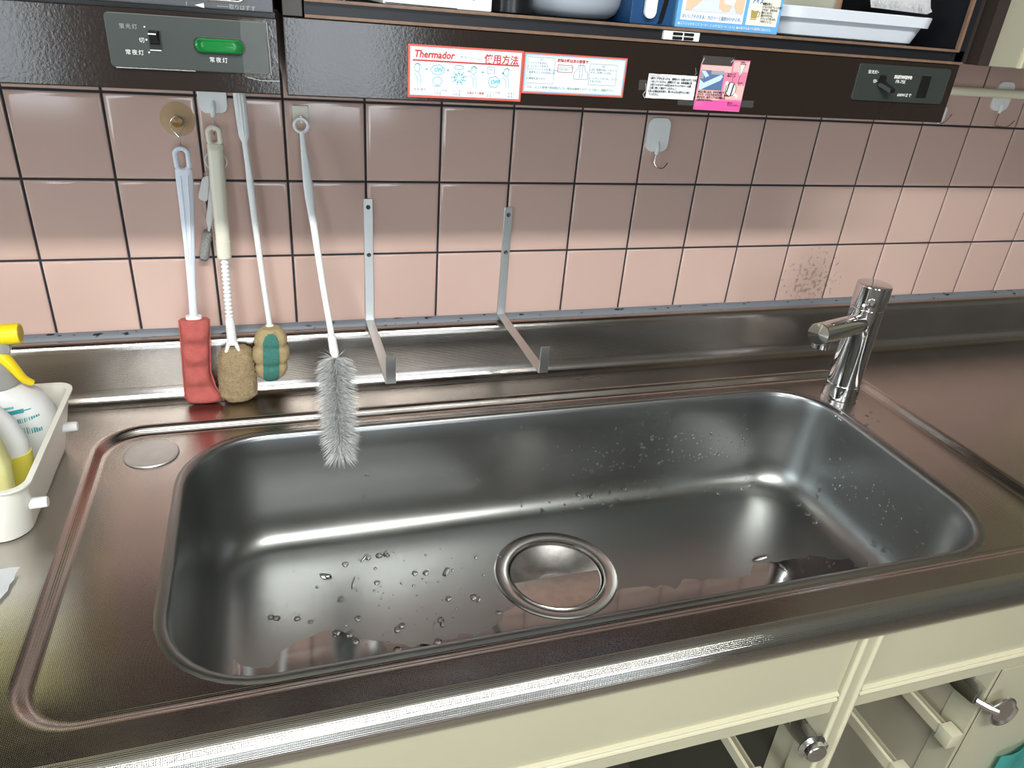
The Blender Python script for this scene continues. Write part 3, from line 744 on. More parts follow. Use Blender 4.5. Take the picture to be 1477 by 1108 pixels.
# pile fuzz
b = new()
for i in range(2600):
    s = random.choice(secs); a = random.uniform(0, 2 * PI); c, sn = math.cos(a), math.sin(a)
    p0 = Vector(((s[1] + s[2]) / 2 + (s[2] - s[1]) / 2 * math.copysign(abs(c) ** 0.72, c), s[3] + s[4] * math.copysign(abs(sn) ** 0.72, sn), s[0]))
    nv = Vector((c, sn, random.uniform(-.5, .3))).normalized()
    q = p0 + nv * random.uniform(0.0012, 0.0022); e = nv.orthogonal().normalized() * 0.0003
    b.faces.new([b.verts.new(p0 - e), b.verts.new(p0 + e), b.verts.new(q)])
link('sponge_pile', b, BRNSP, t, smooth=False, kind='stuff', recalc=False)

# 2b little wire brush hanging beside it
t = thing('small_brush', 'tiny white handled brush with grey wool tip hanging behind cream brush handle', 'brush', (0.206, -0.012, 0.318))
b = new(); tube(b, [(0.2165 + 0.0125 * math.cos(a), -0.0085 - 0.004 * (math.sin(a) > 0) * math.sin(a), 0.3190 + 0.0125 * math.sin(a)) for a in [2 * PI * k / 28 for k in range(28)]], 0.0010, 7, True); link('ring', b, WPLAST, t)
b = new(); rod_loft(b, [(0.2100, -0.011, 0.306, 0.0028, 0.0012), (0.2085, -0.0115, 0.285, 0.0036, 0.0016), (0.2050, -0.012, 0.262, 0.0046, 0.0018), (0.2015, -0.0125, 0.247, 0.0042, 0.0018), (0.2000, -0.0125, 0.236, 0.0018, 0.0014), (0.1985, -0.0125, 0.230, 0.0014, 0.0012)], 12); link('handle', b, WPLAST, t)
b = new(); P, T, U = frames([(0.1982 - 0.0094 * k / 11, -0.0125, 0.2325 - 0.0385 * k / 11) for k in range(12)])
tube(b, P, [0.0052] + [0.0058 + 0.0004 * (-1) ** k for k in range(10)] + [0.0046], 14)
for v in b.verts: v.co += Vector((noise.noise(v.co * 700), noise.noise(v.co * 700 + Vector((3, 0, 0))), 0)) * 0.0011
link('wool_tip', b, WOOL, t, angle=180, label='grey fuzzy wool tip')
t = thing('key_tag', 'small white tag on thread dangling left of cream brush handle', 'tag', (0.2, -0.012, 0.3))
b = new(); loft(b, [[(x, y, z) for x, z in ((0.1985, 0.2990), (0.2055, 0.3030), (0.2065, 0.2990), (0.2020, 0.2715), (0.1990, 0.2700), (0.1920, 0.2735), (0.1915, 0.2765))] for y in (-0.0105, -0.0155)])
bmesh.ops.bevel(b, geom=b.edges[:], offset=0.0012, segments=2, affect='EDGES'); link('tag_plate', b, WPLAST, t)
b = new(); tube(b, spline([(0.2045, -0.013, 0.3075), (0.2015, -0.013, 0.304), (0.203, -0.013, 0.3005)], 4), 0.0008, 6)
tube(b, spline([(0.1955, -0.013, 0.2715), (0.1950, -0.012, 0.26), (0.197, -0.012, 0.248), (0.1995, -0.0115, 0.240)], 4), 0.0004, 5); link('thread', b, DIMINK, t)

# 3 tan and green sponge brush
t = thing('sponge_brush', 'white slim handled brush with lobed tan and green sponge head', 'brush', (0.25, -0.02, 0.42))
b = new(); tube(b, oval_loop(0.2505, -0.0205, 0.405, 0.432, 0.0048), 0.0026, 10, True)
rod_loft(b, [(0.2505, -0.0205, 0.408, 0.0071, 0.0030), (0.2510, -0.021, 0.392, 0.0072, 0.0032), (0.2518, -0.023, 0.365, 0.0068, 0.0034), (0.2522, -0.024, 0.352, 0.0064, 0.0034), (0.2525, -0.0245, 0.345, 0.0036, 0.0032), (0.2538, -0.026, 0.318, 0.0036, 0.0032), (0.2545, -0.0275, 0.30, 0.0044, 0.0032), (0.2565, -0.030, 0.24, 0.0040, 0.0034), (0.2605, -0.035, 0.16, 0.0036, 0.0036), (0.2635, -0.0385, 0.110, 0.0036, 0.0036), (0.2635, -0.0385, 0.1095, 0.0054, 0.0054), (0.2638, -0.039, 0.1055, 0.0066, 0.0060)], 14)
hn = link('handle', b, WPLAST, t, angle=45)
b = new(); tube(b, [(0.2512, -0.0248, 0.400), (0.2524, -0.0270, 0.352)], 0.0009, 6); tube(b, [(0.2512 + 0.0035, -0.0238, 0.400), (0.2524 + 0.003, -0.0262, 0.353), (0.2524, -0.0268, 0.3485), (0.2524 - 0.003, -0.0262, 0.353), (0.2512 - 0.0035, -0.0238, 0.400)], 0.0007, 6); link('grip_rib', b, WPLAST, hn)
def lobed(scale=1.0, a0=0, a1=2 * PI, nseg=40, nz=34):
    loops = []
    for i in range(nz):
        u = i / (nz - 1); z = 0.109 - 0.0775 * u; zc = 0.2645 - 0.0045 * u
        env = math.sin(PI * min(1, max(0, (u * 0.90 + 0.05)))) ** 0.36
        lob = 1 - 0.15 * (0.5 + 0.5 * math.cos(2 * PI * (u * 3 + 0.0))) ** 3
        rr = env * lob
        l = []
        for k in range(nseg):
            a = a0 + (a1 - a0) * k / (nseg if a1 - a0 > 6.2 else nseg - 1)
            groove = 1 - 0.16 * (0.5 + 0.5 * math.cos(a * 6)) ** 6 * (0 if a1 - a0 < 6.2 else 1)
            l.append((zc + 0.0255 * rr * groove * scale * math.cos(a), -0.044 + 0.020 * rr * groove * scale * math.sin(a), z))
        loops.append(l)
    return loops
b = new(); loft(b, lobed()); link('sponge_head', b, TANSP, t, angle=60, label='tan lobed sponge head')
b = new(); lo = lobed(1.035, PI * 1.5 - 0.56, PI * 1.5 + 0.56, 9)[2:]; lo2 = lobed(0.95, PI * 1.5 - 0.56, PI * 1.5 + 0.56, 9)[2:]
# taper the strip's top to a point
def tap(l, i):
    u = i / 31; wdt = 0.5 + 0.5 * min(1, u / 0.16)
    m = sum((Vector(p) for p in l), Vector()) / len(l)
    return [Vector((m.x + max(-0.0102, min(0.0102, (p[0] - m.x) * 1.15)) * wdt, p[1], p[2])) for p in l]
loft(b, [list(tap(l, i)) + list(tap(k, i))[::-1] for i, (l, k) in enumerate(zip(lo, lo2))]); link('scouring_strip', b, GRNSP, t, angle=50, label='green scouring strip')

# 4 white bottle brush
t = thing('bottle_brush', 'white bottle brush with ring handle, bristles hanging over sink edge', 'brush', (0.32, -0.02, 0.37))
b = new()
tube(b, [(0.3197 + 0.0082 * math.cos(a), -0.0195, 0.3660 + 0.0082 * math.sin(a)) for a in [2 * PI * k / 26 for k in range(26)]], 0.0023, 9, True)
rod_loft(b, [(0.3200, -0.0200, 0.3590, 0.0028, 0.0024), (0.3207, -0.022, 0.345, 0.0034, 0.0026), (0.3222, -0.030, 0.318, 0.0052, 0.0030), (0.3235, -0.037, 0.296, 0.0060, 0.0034), (0.3243, -0.041, 0.282, 0.0058, 0.0036), (0.3270, -0.053, 0.25, 0.0046, 0.0040), (0.3325, -0.083, 0.185, 0.0040, 0.0040), (0.3385, -0.109, 0.130, 0.0040, 0.0040), (0.3392, -0.112, 0.1225, 0.0040, 0.0040), (0.3392, -0.112, 0.1223, 0.0054, 0.0054), (0.3412, -0.121, 0.103, 0.0058, 0.0058), (0.3417, -0.123, 0.098, 0.0044, 0.0044)], 14)
link('handle', b, WPLAST, t, angle=40)
A0 = Vector((0.3420, -0.1240, 0.097)); A1 = Vector((0.3405, -0.1720, -0.016)); ax = (A1 - A0).normalized()
b = new(); pts = []
for k in range(60):
    u = k / 59; p = A0.lerp(A1, u); pts.append(p + Vector((math.cos(u * 70), math.sin(u * 70), 0)) * 0.0006)
tube(b, pts, 0.0009, 6); link('twisted_wire', b, WIRE, t)
b = new(); uu = ax.orthogonal().normalized(); vv = ax.cross(uu)
def hair(p, q, wd):
    e = (q - p).cross(Vector((0.28, 0.84, -0.46))).normalized() * wd
    mid = p.lerp(q, 0.55) + ax * -0.0015
    a = [b.verts.new(p - e), b.verts.new(p + e), b.verts.new(mid + e * .9), b.verts.new(mid - e * .9), b.verts.new(q)]
    b.faces.new((a[0], a[1], a[2], a[3])); b.faces.new((a[3], a[2], a[4]))
for i in range(3600):
    u = random.random(); an = random.uniform(0, 2 * PI)
    rad = 0.0285 * (1.0 if u > 0.05 else 0.9)
    dirn = (uu * math.cos(an) + vv * math.sin(an)); fwd = 0.25
    base = A0.lerp(A1, u)
    if u > 0.8: fwd = 0.25 + (u - 0.8) * 4.0; rad *= 1.06
    q = base + (dirn + ax * (fwd + random.uniform(-.12, .12))).normalized() * rad * random.uniform(0.86, 1.08)
    # bristles resting on steel bend rather than pass through it
    if q.z < 0.0 and q.y > -0.138: q.y = -0.139 - random.random() * 0.004
    elif q.z < 0.004 and q.y > -0.135: q.z = 0.004
    hair(base, q, 0.00026)
for s in ((-0.022, 0.012), (-0.015, 0.016), (-0.019, 0.006), (0.017, 0.015), (0.013, 0.010), (-0.024, 0.004)):
    hair(A0 + ax * 0.003, A0 + Vector((s[0], -0.004, s[1] + 0.0)), 0.00025)
b.faces.index_update()
for f in b.faces: f.material_index = (f.index * 7919 // 2) % 3
link('bristles', b, [BRISTLE, BRISTLE2, BRISTLE3], t, smooth=False, kind='stuff', recalc=False)

# ------------------------------------------------------------------ left wall unit
DY = -0.280
lu = thing('lamp_unit', 'dark brown wall unit at top left with switch panel and green lamp', 'cabinet', (-0.05, -0.14, 0.433))
bxo('lower_panel', -0.62, 0.2935, DY, -0.002, 0.4328, 0.4935, BROWN, lu, 0.0012)
bxo('shadow_gap', -0.62, 0.2925, DY + 0.012, -0.002, 0.4935, 0.4975, BLACK, lu)
b = box(new(), -0.62, 0.2915, DY - 0.004, -0.002, 0.4972, 0.62, 0.0015); up_ = link('upper_panel', b, GREYPANEL, lu, angle=30, wn=True)
y = DY - 0.0043
b = new(); poly_xz(b, [(0.2305, 0.4993), (0.2375, 0.5012), (0.2375, 0.4976)], y); link('arrow_mark', b, WHITEINK, up_, smooth=False, label='white triangle arrow')
b = rr_plate(new(), 0.222, 0.270, 0.5032, 0.540, 0.006, DY - 0.0038, DY - 0.0058, 0.001); link('handle_rim', b, SATIN, up_)
b = rr_plate(new(), 0.2235, 0.2685, 0.5047, 0.5385, 0.005, DY - 0.0058, DY - 0.0063, 0.0005); link('handle_recess', b, BLACK, up_)
text('lettering', [('取りはずす', 0.2565, y, 0.4983, 0.0042)], DIMINK, up_)
b = new(); line_xz(b, [(0.2475, 0.4998), (0.2560, 0.4998)], y, 0.0004); line_xz(b, [(0.2245, 0.5012), (0.2245, 0.4985)], y, 0.0005); link('marking_line', b, GREYINK, up_, smooth=False)
# switch plate
b = rr_plate(new(), 0.1620, 0.2850, 0.4492, 0.4900, 0.0035, DY + 0.0002, DY - 0.0026, 0.0008); pl = link('switch_plate', b, PLATE, lu, angle=45, label='grey-green switch plate')
yp = DY - 0.0028
b = rr_plate(new(), 0.1925, 0.2020, 0.4640, 0.4790, 0.0006, yp, yp - 0.0006, 0.0003); link('switch_slot', b, BLACK, pl)
b = new(); loft(b, [[(0.1935, yp - 0.0005, 0.4785), (0.2010, yp - 0.0005, 0.4785), (0.2010, yp - 0.0005, 0.4680), (0.1935, yp - 0.0005, 0.4680)], [(0.1938, yp - 0.006, 0.4765), (0.1990, yp - 0.006, 0.4765), (0.2007, yp - 0.0045, 0.4690), (0.1938, yp - 0.0045, 0.4690)]]); link('rocker_switch', b, BLACK, pl, smooth=False)
b = new(); box(b, 0.1932, 0.1992, yp - 0.0064, yp - 0.0058, 0.4757, 0.4766); box(b, 0.1928, 0.2012, yp - 0.0009, yp - 0.0004, 0.4634, 0.4641); link('switch_mark', b, WHITEINK, pl, smooth=False)
b = rr_plate(new(), 0.2258, 0.2666, 0.4630, 0.4764, 0.0066, yp + 0.0003, yp - 0.0010, 0.0006); link('lamp_rim', b, BLACK, pl)
b = new(); o_ = rrect(0.2270, 0.2654, 0.4642, 0.4752, 0.0055, 6, 10); cxm, czm = 0.2462, 0.4697
loft(b, [[(cxm + (x - cxm) * s, yy, czm + (z - czm) * s) for x, z in o_] for s, yy in ((1, yp - 0.0008), (0.97, yp - 0.0028), (0.86, yp - 0.0042), (0.6, yp - 0.0050))]); link('green_lamp', b, LENS, pl, label='green oval lamp lens')
b = new()
for k in range(11): box(b, 0.2290, 0.2634, yp - 0.0053, yp - 0.0040, 0.46560 + k * 0.00082, 0.46560 + k * 0.00082 + 0.0003)
link('lens_ribs', b, LENS, pl, smooth=False)
text('lettering', [('蛍光灯', 0.1720, yp, 0.4790, 0.0040, dict(sp=1.35))], DIMINK, pl)
text('lettering', [('常夜灯', 0.2372, yp, 0.4573, 0.0044, dict(sp=1.3))], WHITEINK, pl)
text('lettering', [('切', 0.1852, yp, 0.4692, 0.0042), ('常夜灯', 0.1738, yp, 0.4598, 0.0042, dict(sp=1.3)), ('•', 0.1898, yp, 0.4790, 0.005), ('•', 0.1898, yp, 0.4692, 0.006), ('•', 0.1905, yp, 0.4598, 0.006)], WHITEINK, pl)
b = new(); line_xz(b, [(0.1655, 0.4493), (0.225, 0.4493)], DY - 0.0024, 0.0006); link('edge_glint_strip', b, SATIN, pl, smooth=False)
# clear tape over the plate's right end
tp = thing('tape_strip', 'crumpled clear tape over right end of switch plate at top left', 'tape', (0.276, DY, 0.468))
def crumpled(bm, x0, x1, z0, z1, y, nx=9, nz=9, amp=0.0012, tilt=0.0):
    V = []
    for j in range(nz):
        r_ = []
        for i in range(nx):
            x = x0 + (x1 - x0) * i / (nx - 1); z = z0 + (z1 - z0) * j / (nz - 1) + tilt * (x - x0)
            r_.append(bm.verts.new((x + 0.0006 * noise.noise(Vector((z * 300, 1, 2))), y - amp * (0.5 + 0.5 * noise.noise(Vector((x * 160, z * 160, y * 3)))), z + 0.0006 * noise.noise(Vector((x * 300, 4, 2))))))
        V.append(r_)
    for j in range(nz - 1):
        for i in range(nx - 1): bm.faces.new((V[j][i], V[j][i + 1], V[j + 1][i + 1], V[j + 1][i]))
    return bm
TAPES = mat('clear_tape_film', (0.9, 0.9, 0.88), 0.12, alpha=0.05)
b = crumpled(new(), 0.2640, 0.2855, 0.4465, 0.4915, DY - 0.0034, 9, 12, 0.0014); link('tape_film', b, TAPES, tp, angle=70)
b = new(); line_xz(b, [(0.2665, 0.4462), (0.2735, 0.4448), (0.2775, 0.4440), (0.2925, 0.4442)], DY - 0.0005, 0.0007); line_xz(b, [(0.2850, 0.490), (0.2856, 0.470), (0.2862, 0.4495)], DY - 0.0044, 0.0005); line_xz(b, [(0.2872, 0.487), (0.2885, 0.482), (0.2895, 0.479)], DY - 0.0006, 0.0005); line_xz(b, [(0.2890, 0.4660), (0.2905, 0.4628), (0.2920, 0.4590)], DY - 0.0006, 0.0005)
link('tape_edge', b, DIMINK, tp, smooth=False)

# ------------------------------------------------------------------ shelf unit in the middle
su = thing('shelf_unit', 'dark brown wall shelf unit with open shelf and sticker-covered lower panel', 'shelf', (0.68, -0.14, 0.433))
bxo('lower_panel', 0.2985, 1.0390, DY, -0.002, 0.4325, 0.4955, BROWN, su, 0.0012)
bxo('shelf_board', 0.3165, 1.0415, DY + 0.0025, -0.004, 0.4960, 0.5095, BLACKBAND, su)
bxo('edge_strip', 0.3165, 1.0400, DY - 0.0015, DY + 0.0025, 0.4958, 0.4984, EDGEBROWN, su, 0.0004)
bxo('edge_strip', 0.3165, 1.0300, DY - 0.0015, DY + 0.0025, 0.5082, 0.5108, EDGEBROWN, su, 0.0004)
bxo('left_stile', 0.2985, 0.3150, DY - 0.001, -0.004, 0.4962, 0.90, BROWNSMOOTH, su, 0.001)
bxo('right_lip', 1.0265, 1.0302, DY - 0.0015, DY + 0.003, 0.5110, 0.90, EDGEBROWN, su, 0.0004)
bxo('right_stile', 1.0302, 1.0430, DY + 0.0025, -0.004, 0.4985, 0.90, BLACKBAND, su)
bxo('side_panel', 1.0440, 1.0580, DY + 0.012, -0.002, 0.4968, 0.90, BROWNSMOOTH, su)
bxo('side_panel', 1.0580, 1.0745, DY - 0.006, -0.002, 0.4965, 0.90, BROWNSMOOTH, su, 0.0008)
bxo('back_board', 0.315, 1.0302, -0.020, -0.006, 0.5095, 0.90, SHELFIN, su)
bxo('top_board', 0.315, 1.0302, DY, -0.006, 0.88, 0.90, SHELFIN, su)
# outlet and switch plate
b = rr_plate(new(), 0.8995, 1.0270, 0.4530, 0.4905, 0.0030, DY + 0.0002, DY - 0.0022, 0.0007); pl = link('outlet_plate', b, PLATE, su, angle=45, label='grey-green outlet and switch plate')
yp = DY - 0.0024
b = new(); loft(b, [[(0.9295, yp, 0.4800), (0.9365, yp, 0.4800), (0.9365, yp, 0.4715), (0.9280, yp, 0.4715)], [(0.9298, yp - 0.003, 0.4790), (0.9362, yp - 0.003, 0.4790), (0.9362, yp - 0.004, 0.4725), (0.9285, yp - 0.004, 0.4725)]])
loft(b, [[(0.9290, yp - 0.001, 0.4738), (0.9372, yp - 0.001, 0.4745), (0.9372, yp - 0.001, 0.4690), (0.9290, yp - 0.001, 0.4690)], [(0.9400, yp - 0.010, 0.4672), (0.9465, yp - 0.010, 0.4672), (0.9465, yp - 0.010, 0.4630), (0.9400, yp - 0.010, 0.4630)]]); link('lever_switch', b, BLACK, pl, smooth=False)
b = rr_plate(new(), 0.9870, 1.0010, 0.4590, 0.4822, 0.0005, yp, yp - 0.0006, 0.0003); link('outlet_slot', b, BLACK, pl)
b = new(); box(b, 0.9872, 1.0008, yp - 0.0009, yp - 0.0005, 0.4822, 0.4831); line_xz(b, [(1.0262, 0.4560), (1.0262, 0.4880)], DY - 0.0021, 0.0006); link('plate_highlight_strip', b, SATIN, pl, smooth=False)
text('lettering', [('sunwave', 0.9490, yp, 0.4775, 0.0074, dict(bold=0.00012, sp=0.98)), ('FR-75E', 0.9528, yp, 0.4728, 0.0048), ('600Wまで', 0.9605, yp, 0.4592, 0.0044), ('蛍光灯•', 0.9120, yp, 0.4812, 0.0040, dict(sp=1.2)), ('切•', 0.9220, yp, 0.4720, 0.0042)], WHITEINK, pl)
# magnet catch on the shelf edge
mc = bxo('magnet_catch', 0.6575, 0.6975, DY - 0.0008, DY + 0.003, 0.4995, 0.5075, WPLAST, su, 0.0006, label='small white roller catch')
b = new()
for x in (0.6725, 0.6850):
    for z in (0.5053, 0.5015): tube(b, [(x - 0.0052, DY - 0.0010, z), (x + 0.0052, DY - 0.0010, z)], 0.0014, 8)
link('catch_roller', b, BLACK, mc)

# ------------------------------------------------------------------ stickers and notes
YS = DY - 0.0002
st = thing('instruction_sticker', 'white sticker with red border and blue drawings, bearing large red heading', 'sticker', (0.46, DY, 0.458))
bxo('sheet', 0.4052, 0.5148, YS - 0.0004, YS, 0.4360, 0.4808, REDBORDER, st)
bxo('blue_field', 0.4072, 0.5128, YS - 0.0006, YS - 0.0003, 0.4380, 0.4790, LBLUE, st)
bxo('white_field', 0.4082, 0.5118, YS - 0.0008, YS - 0.0005, 0.4388, 0.4778, PAPER, st)
ys = YS - 0.0009
bxo('heading_rule', 0.4095, 0.5108, ys - 0.0003, ys, 0.4672, 0.4684, RED, st)
text('heading', [('Thermador', 0.4105, ys, 0.4703, 0.0086, dict(shear=0.18, bold=0.00022, sx=0.93))], RED, st)
text('heading', [('使用方法', 0.4765, ys, 0.4692, 0.0084, dict(bold=0.00015, sp=1.0))], RED, st)
text('caption', [('(サマードール)', 0.4525, ys, 0.4706, 0.0040, dict(sx=0.82, sp=0.9)), ('水を流す', 0.4105, ys, 0.4420, 0.0030), ('スイッチを\n入れる', 0.4285, ys, 0.4420, 0.0028), ('少しずつ\n入れる', 0.4470, ys, 0.4420, 0.0028), ('スイッチを\n切る', 0.4800, ys, 0.4420, 0.0028), ('水を止\nめる', 0.5010, ys, 0.4420, 0.0028)], GREYINK, st)
text('red_note', [('正味大さじ時間', 0.4610, ys, 0.4410, 0.0024)], RED, st)
dr = new(); W_ = 0.00045
def ell(cx, cz, a, c, n=14, a0=0, a1=2 * PI): return [(cx + a * math.cos(a0 + (a1 - a0) * k / n), cz + c * math.sin(a0 + (a1 - a0) * k / n)) for k in range(n + 1)]
def cloud(cx, cz, a, c, n=7): return [(cx + a * (1 + .16 * abs(math.sin(t * n / 2))) * math.cos(t), cz + c * (1 + .16 * abs(math.sin(t * n / 2))) * math.sin(t)) for t in [2 * PI * k / 28 for k in range(29)]]
for ox in (0.4135, 0.4665, 0.4985):
    line_xz(dr, ell(ox, 0.4615, 0.0026, 0.0035, 10), ys, W_); line_xz(dr, [(ox + 0.001, 0.4575), (ox + 0.003, 0.4545), (ox + 0.0035, 0.4475)], ys, W_); line_xz(dr, [(ox - 0.003, 0.457), (ox, 0.4545), (ox + 0.0005, 0.448)], ys, W_); line_xz(dr, [(ox - 0.002, 0.464), (ox + 0.001, 0.4655), (ox + 0.004, 0.463)], ys, W_)
line_xz(dr, cloud(0.4325, 0.4605, 0.0058, 0.0038), ys, W_); line_xz(dr, ell(0.4325, 0.4510, 0.0044, 0.0036), ys, W_); line_xz(dr, [(0.429, 0.4465), (0.436, 0.4465)], ys, W_)
for k in range(9):
    a = 2 * PI * k / 9; line_xz(dr, [(0.4530 + .002 * math.cos(a), 0.4545 + .002 * math.sin(a)), (0.4530 + .0075 * math.cos(a + .3), 0.4545 + .0062 * math.sin(a + .3))], ys, W_ * 1.5)
line_xz(dr, ell(0.4530, 0.4545, 0.0045, 0.004), ys, W_); line_xz(dr, ell(0.4525, 0.4635, 0.0045, 0.0018), ys, W_)
line_xz(dr, rrect(0.4800, 0.4870, 0.4595, 0.4655, 0.001, 2, 2), ys, W_); line_xz(dr, [(0.4815, 0.463), (0.4855, 0.463)], ys, W_); line_xz(dr, cloud(0.4870, 0.4525, 0.0050, 0.0044), ys, W_)
for x in (0.4205, 0.4405, 0.4605, 0.4738, 0.4935): line_xz(dr, [(x, 0.4605), (x + 0.0025, 0.4605), (x + 0.0015, 0.4613), (x + 0.0025, 0.4605), (x + 0.0015, 0.4597)], ys, W_)
link('drawing', dr, CYAN, st, smooth=False, label='cyan line drawings')
text('drawing_word', [('ON', 0.4287, ys, 0.4590, 0.0050, dict(shear=.3, bold=.0002)), ('OFF', 0.4832, ys, 0.4508, 0.0050, dict(shear=.3, bold=.0002))], CYAN, st)

s2 = thing('instruction_sticker', 'pale blue sticker with framed text blocks and bottle drawing, right of red heading sticker', 'sticker', (0.57, DY, 0.462))
bxo('sheet', 0.5152, 0.6225, YS - 0.0004, YS, 0.4438, 0.4802, REDBORDER, s2)
bxo('blue_field', 0.5166, 0.6210, YS - 0.0006, YS - 0.0003, 0.4452, 0.4788, mat('mid_blue_print', (0.30, 0.52, 0.66), 0.5), s2)
bxo('white_field', 0.5180, 0.6196, YS - 0.0008, YS - 0.0005, 0.4464, 0.4776, PANELBLUE, s2)
for a, b_, c, d_ in ((0.5190, 0.5465, 0.4535, 0.4765), (0.5830, 0.6120, 0.4545, 0.4735)):
    fr_ = new(); line_xz(fr_, [(a, c), (b_, c), (b_, d_), (a, d_), (a, c)], ys, 0.0003); link('text_frame', fr_, GREYINK, s2, smooth=False)
fr_ = new(); line_xz(fr_, [(0.5700, 0.4590), (0.5670, 0.4590), (0.5672, 0.4645), (0.5712, 0.4685), (0.5712, 0.4715), (0.5775, 0.4715), (0.5775, 0.4685), (0.5815, 0.4645), (0.5818, 0.4590), (0.5700, 0.4590)], ys, 0.0004); line_xz(fr_, [(0.5730, 0.4760), (0.5730, 0.4600)], ys, 0.0004); line_xz(fr_, [(0.5757, 0.4760), (0.5757, 0.4600)], ys, 0.0004)
link('drawing', fr_, GREYINK, s2, smooth=False)
fr_ = new(); line_xz(fr_, [(0.5500, 0.4645), (0.5650, 0.4645), (0.5650, 0.4708), (0.5500, 0.4708), (0.5500, 0.4645)], ys, 0.0004); link('red_frame', fr_, RED, s2, smooth=False)
text('heading', [('故障の時は次の要領で', 0.5490, ys, 0.4735, 0.0032, dict(bold=.0001))], RED, s2)
text('caption', [('〔A〕', 0.5290, ys, 0.4735, 0.0028), ('1.スイッチを切る。\n2.コンセントを外す。\n3.ロックハンドルを差し込み\n  歯車を上に入れ左右に回\n  す。\n4.異物を取り出す。', 0.5195, ys, 0.4705, 0.0024, dict(ln=1.15)),
     ('ロックハンドルを\n左右に回す。', 0.5508, ys, 0.4682, 0.0020), ('〔B〕', 0.5940, ys, 0.4705, 0.0028), ('5.次に底部の赤いリセット\n ボタンを押し上げる。\n\n6.コンセントを入れ、スイッ\n チを入れる。', 0.5836, ys, 0.4675, 0.0024, dict(ln=1.1)),
     ('なお、以上の要領で再起動がしない場合は最寄りのサービス店へご連絡下さい。', 0.5200, ys, 0.4490, 0.0026)], GREYINK, s2)

nt_ = thing('paper_note', 'white paper note of black Japanese text taped left of pink leaflet', 'note', (0.675, DY, 0.457))
b = new(); V = crumpled(b, 0.6478, 0.7030, 0.4448, 0.4678, YS - 0.0003, 12, 6, 0.0006); link('sheet', b, PAPER, nt_, angle=70)
yn = YS - 0.00115
text('note_text', [('1.研ぎくずがたまったら、透明カバーを取りはずして水洗\n  いをしてください。(透明カバーは、本体裏側に突\n  き出ているカバーの凹凸をセラミックホイール側\n  に強く押して開けてください。)\n2.洗った後は水を切り、乾いたふきん等でよく拭い\n  てください。', 0.6492, yn, 0.4628, 0.0026, dict(ln=1.16, sx=0.82))], BLKINK, nt_)
text('note_heading', [('お手入れについて', 0.6495, yn, 0.4655, 0.0024)], mat('faded_pink_ink', (0.72, 0.50, 0.62), 0.6), nt_)
pk = thing('pink_leaflet', 'pink product leaflet with notched corner, photo and text taped to panel', 'leaflet', (0.732, DY, 0.46))
b = new(); poly_xz(b, [(0.7050, 0.4358), (0.7605, 0.4352), (0.7618, 0.4852), (0.7425, 0.4852), (0.7412, 0.4790), (0.7050, 0.4790)], YS, 0.0006); link('sheet', b, PINK, pk, smooth=False)
y2 = YS - 0.0007
b = new(); quadxz(b, 0.7052, 0.7605, 0.4362, 0.4455, y2, 0.0002); link('magenta_band', b, MAGENTA, pk, smooth=False)
b = new(); quadxz(b, 0.7055, 0.7412, 0.4728, 0.4788, y2, 0.0002); quadxz(b, 0.7430, 0.7612, 0.4740, 0.4838, y2, 0.0002); quadxz(b, 0.7055, 0.7330, 0.4452, 0.4552, y2, 0.0002); quadxz(b, 0.7360, 0.7605, 0.4470, 0.4625, y2, 0.0002); link('pale_band', b, PALEPINK, pk, smooth=False)
y3 = y2 - 0.0003
b = new(); quadxz(b, 0.7060, 0.7335, 0.4555, 0.4742, y3, 0.0002); link('photo_print', b, PICBLUE, pk, smooth=False)
b = new(); poly_xz(b, [(0.7060, 0.4555), (0.7060, 0.4655), (0.7110, 0.4620), (0.7300, 0.4705), (0.7325, 0.4690), (0.7300, 0.4650), (0.7120, 0.4570), (0.7095, 0.4555)], y3 - 0.0003, 0.0002); poly_xz(b, [(0.7065, 0.4735), (0.7110, 0.4735), (0.7160, 0.4690), (0.7120, 0.4670)], y3 - 0.0003, 0.0002); link('photo_subject', b, PICLIGHT, pk, smooth=False)
b = new(); quadxz(b, 0.7180, 0.7335, 0.4705, 0.4742, y3 - 0.0001, 0.00015); quadxz(b, 0.7060, 0.7100, 0.4660, 0.4735, y3 - 0.0001, 0.00015); link('photo_background', b, PICGREY, pk, smooth=False)
b = new(); poly_xz(b, [(0.7500, 0.4808), (0.7560, 0.4808), (0.7545, 0.4730), (0.7525, 0.4695), (0.7508, 0.4730)], y3, 0.0002); poly_xz(b, ell(0.7445, 0.4572, 0.0062, 0.0066, 16)[:-1], y3, 0.0003); poly_xz(b, [(0.7362, 0.4640), (0.7395, 0.4650), (0.7420, 0.4615), (0.7395, 0.4595)], y3, 0.0004); poly_xz(b, [(0.7480, 0.4555), (0.7548, 0.4510), (0.7530, 0.4485), (0.7470, 0.4530)], y3, 0.0004); link('part_drawing', b, WHITEINK, pk, smooth=False)
b = new(); line_xz(b, ell(0.7445, 0.4572, 0.0062, 0.0066, 16), y3 - 0.0003, 0.0004); line_xz(b, [(0.7415, 0.4635), (0.7400, 0.4545)], y3 - 0.0004, 0.0012); line_xz(b, [(0.7470, 0.4620), (0.7455, 0.4515)], y3 - 0.0004, 0.0014); line_xz(b, [(0.7500, 0.4808), (0.7525, 0.4695), (0.7560, 0.4808)], y3 - 0.0003, 0.0002); line_xz(b, [(0.7525, 0.4695), (0.7520, 0.4650)], y3, 0.0002); line_xz(b, [(0.7445, 0.4690), (0.7445, 0.4640)], y3, 0.0002); link('part_outline', b, BLKINK, pk, smooth=False)
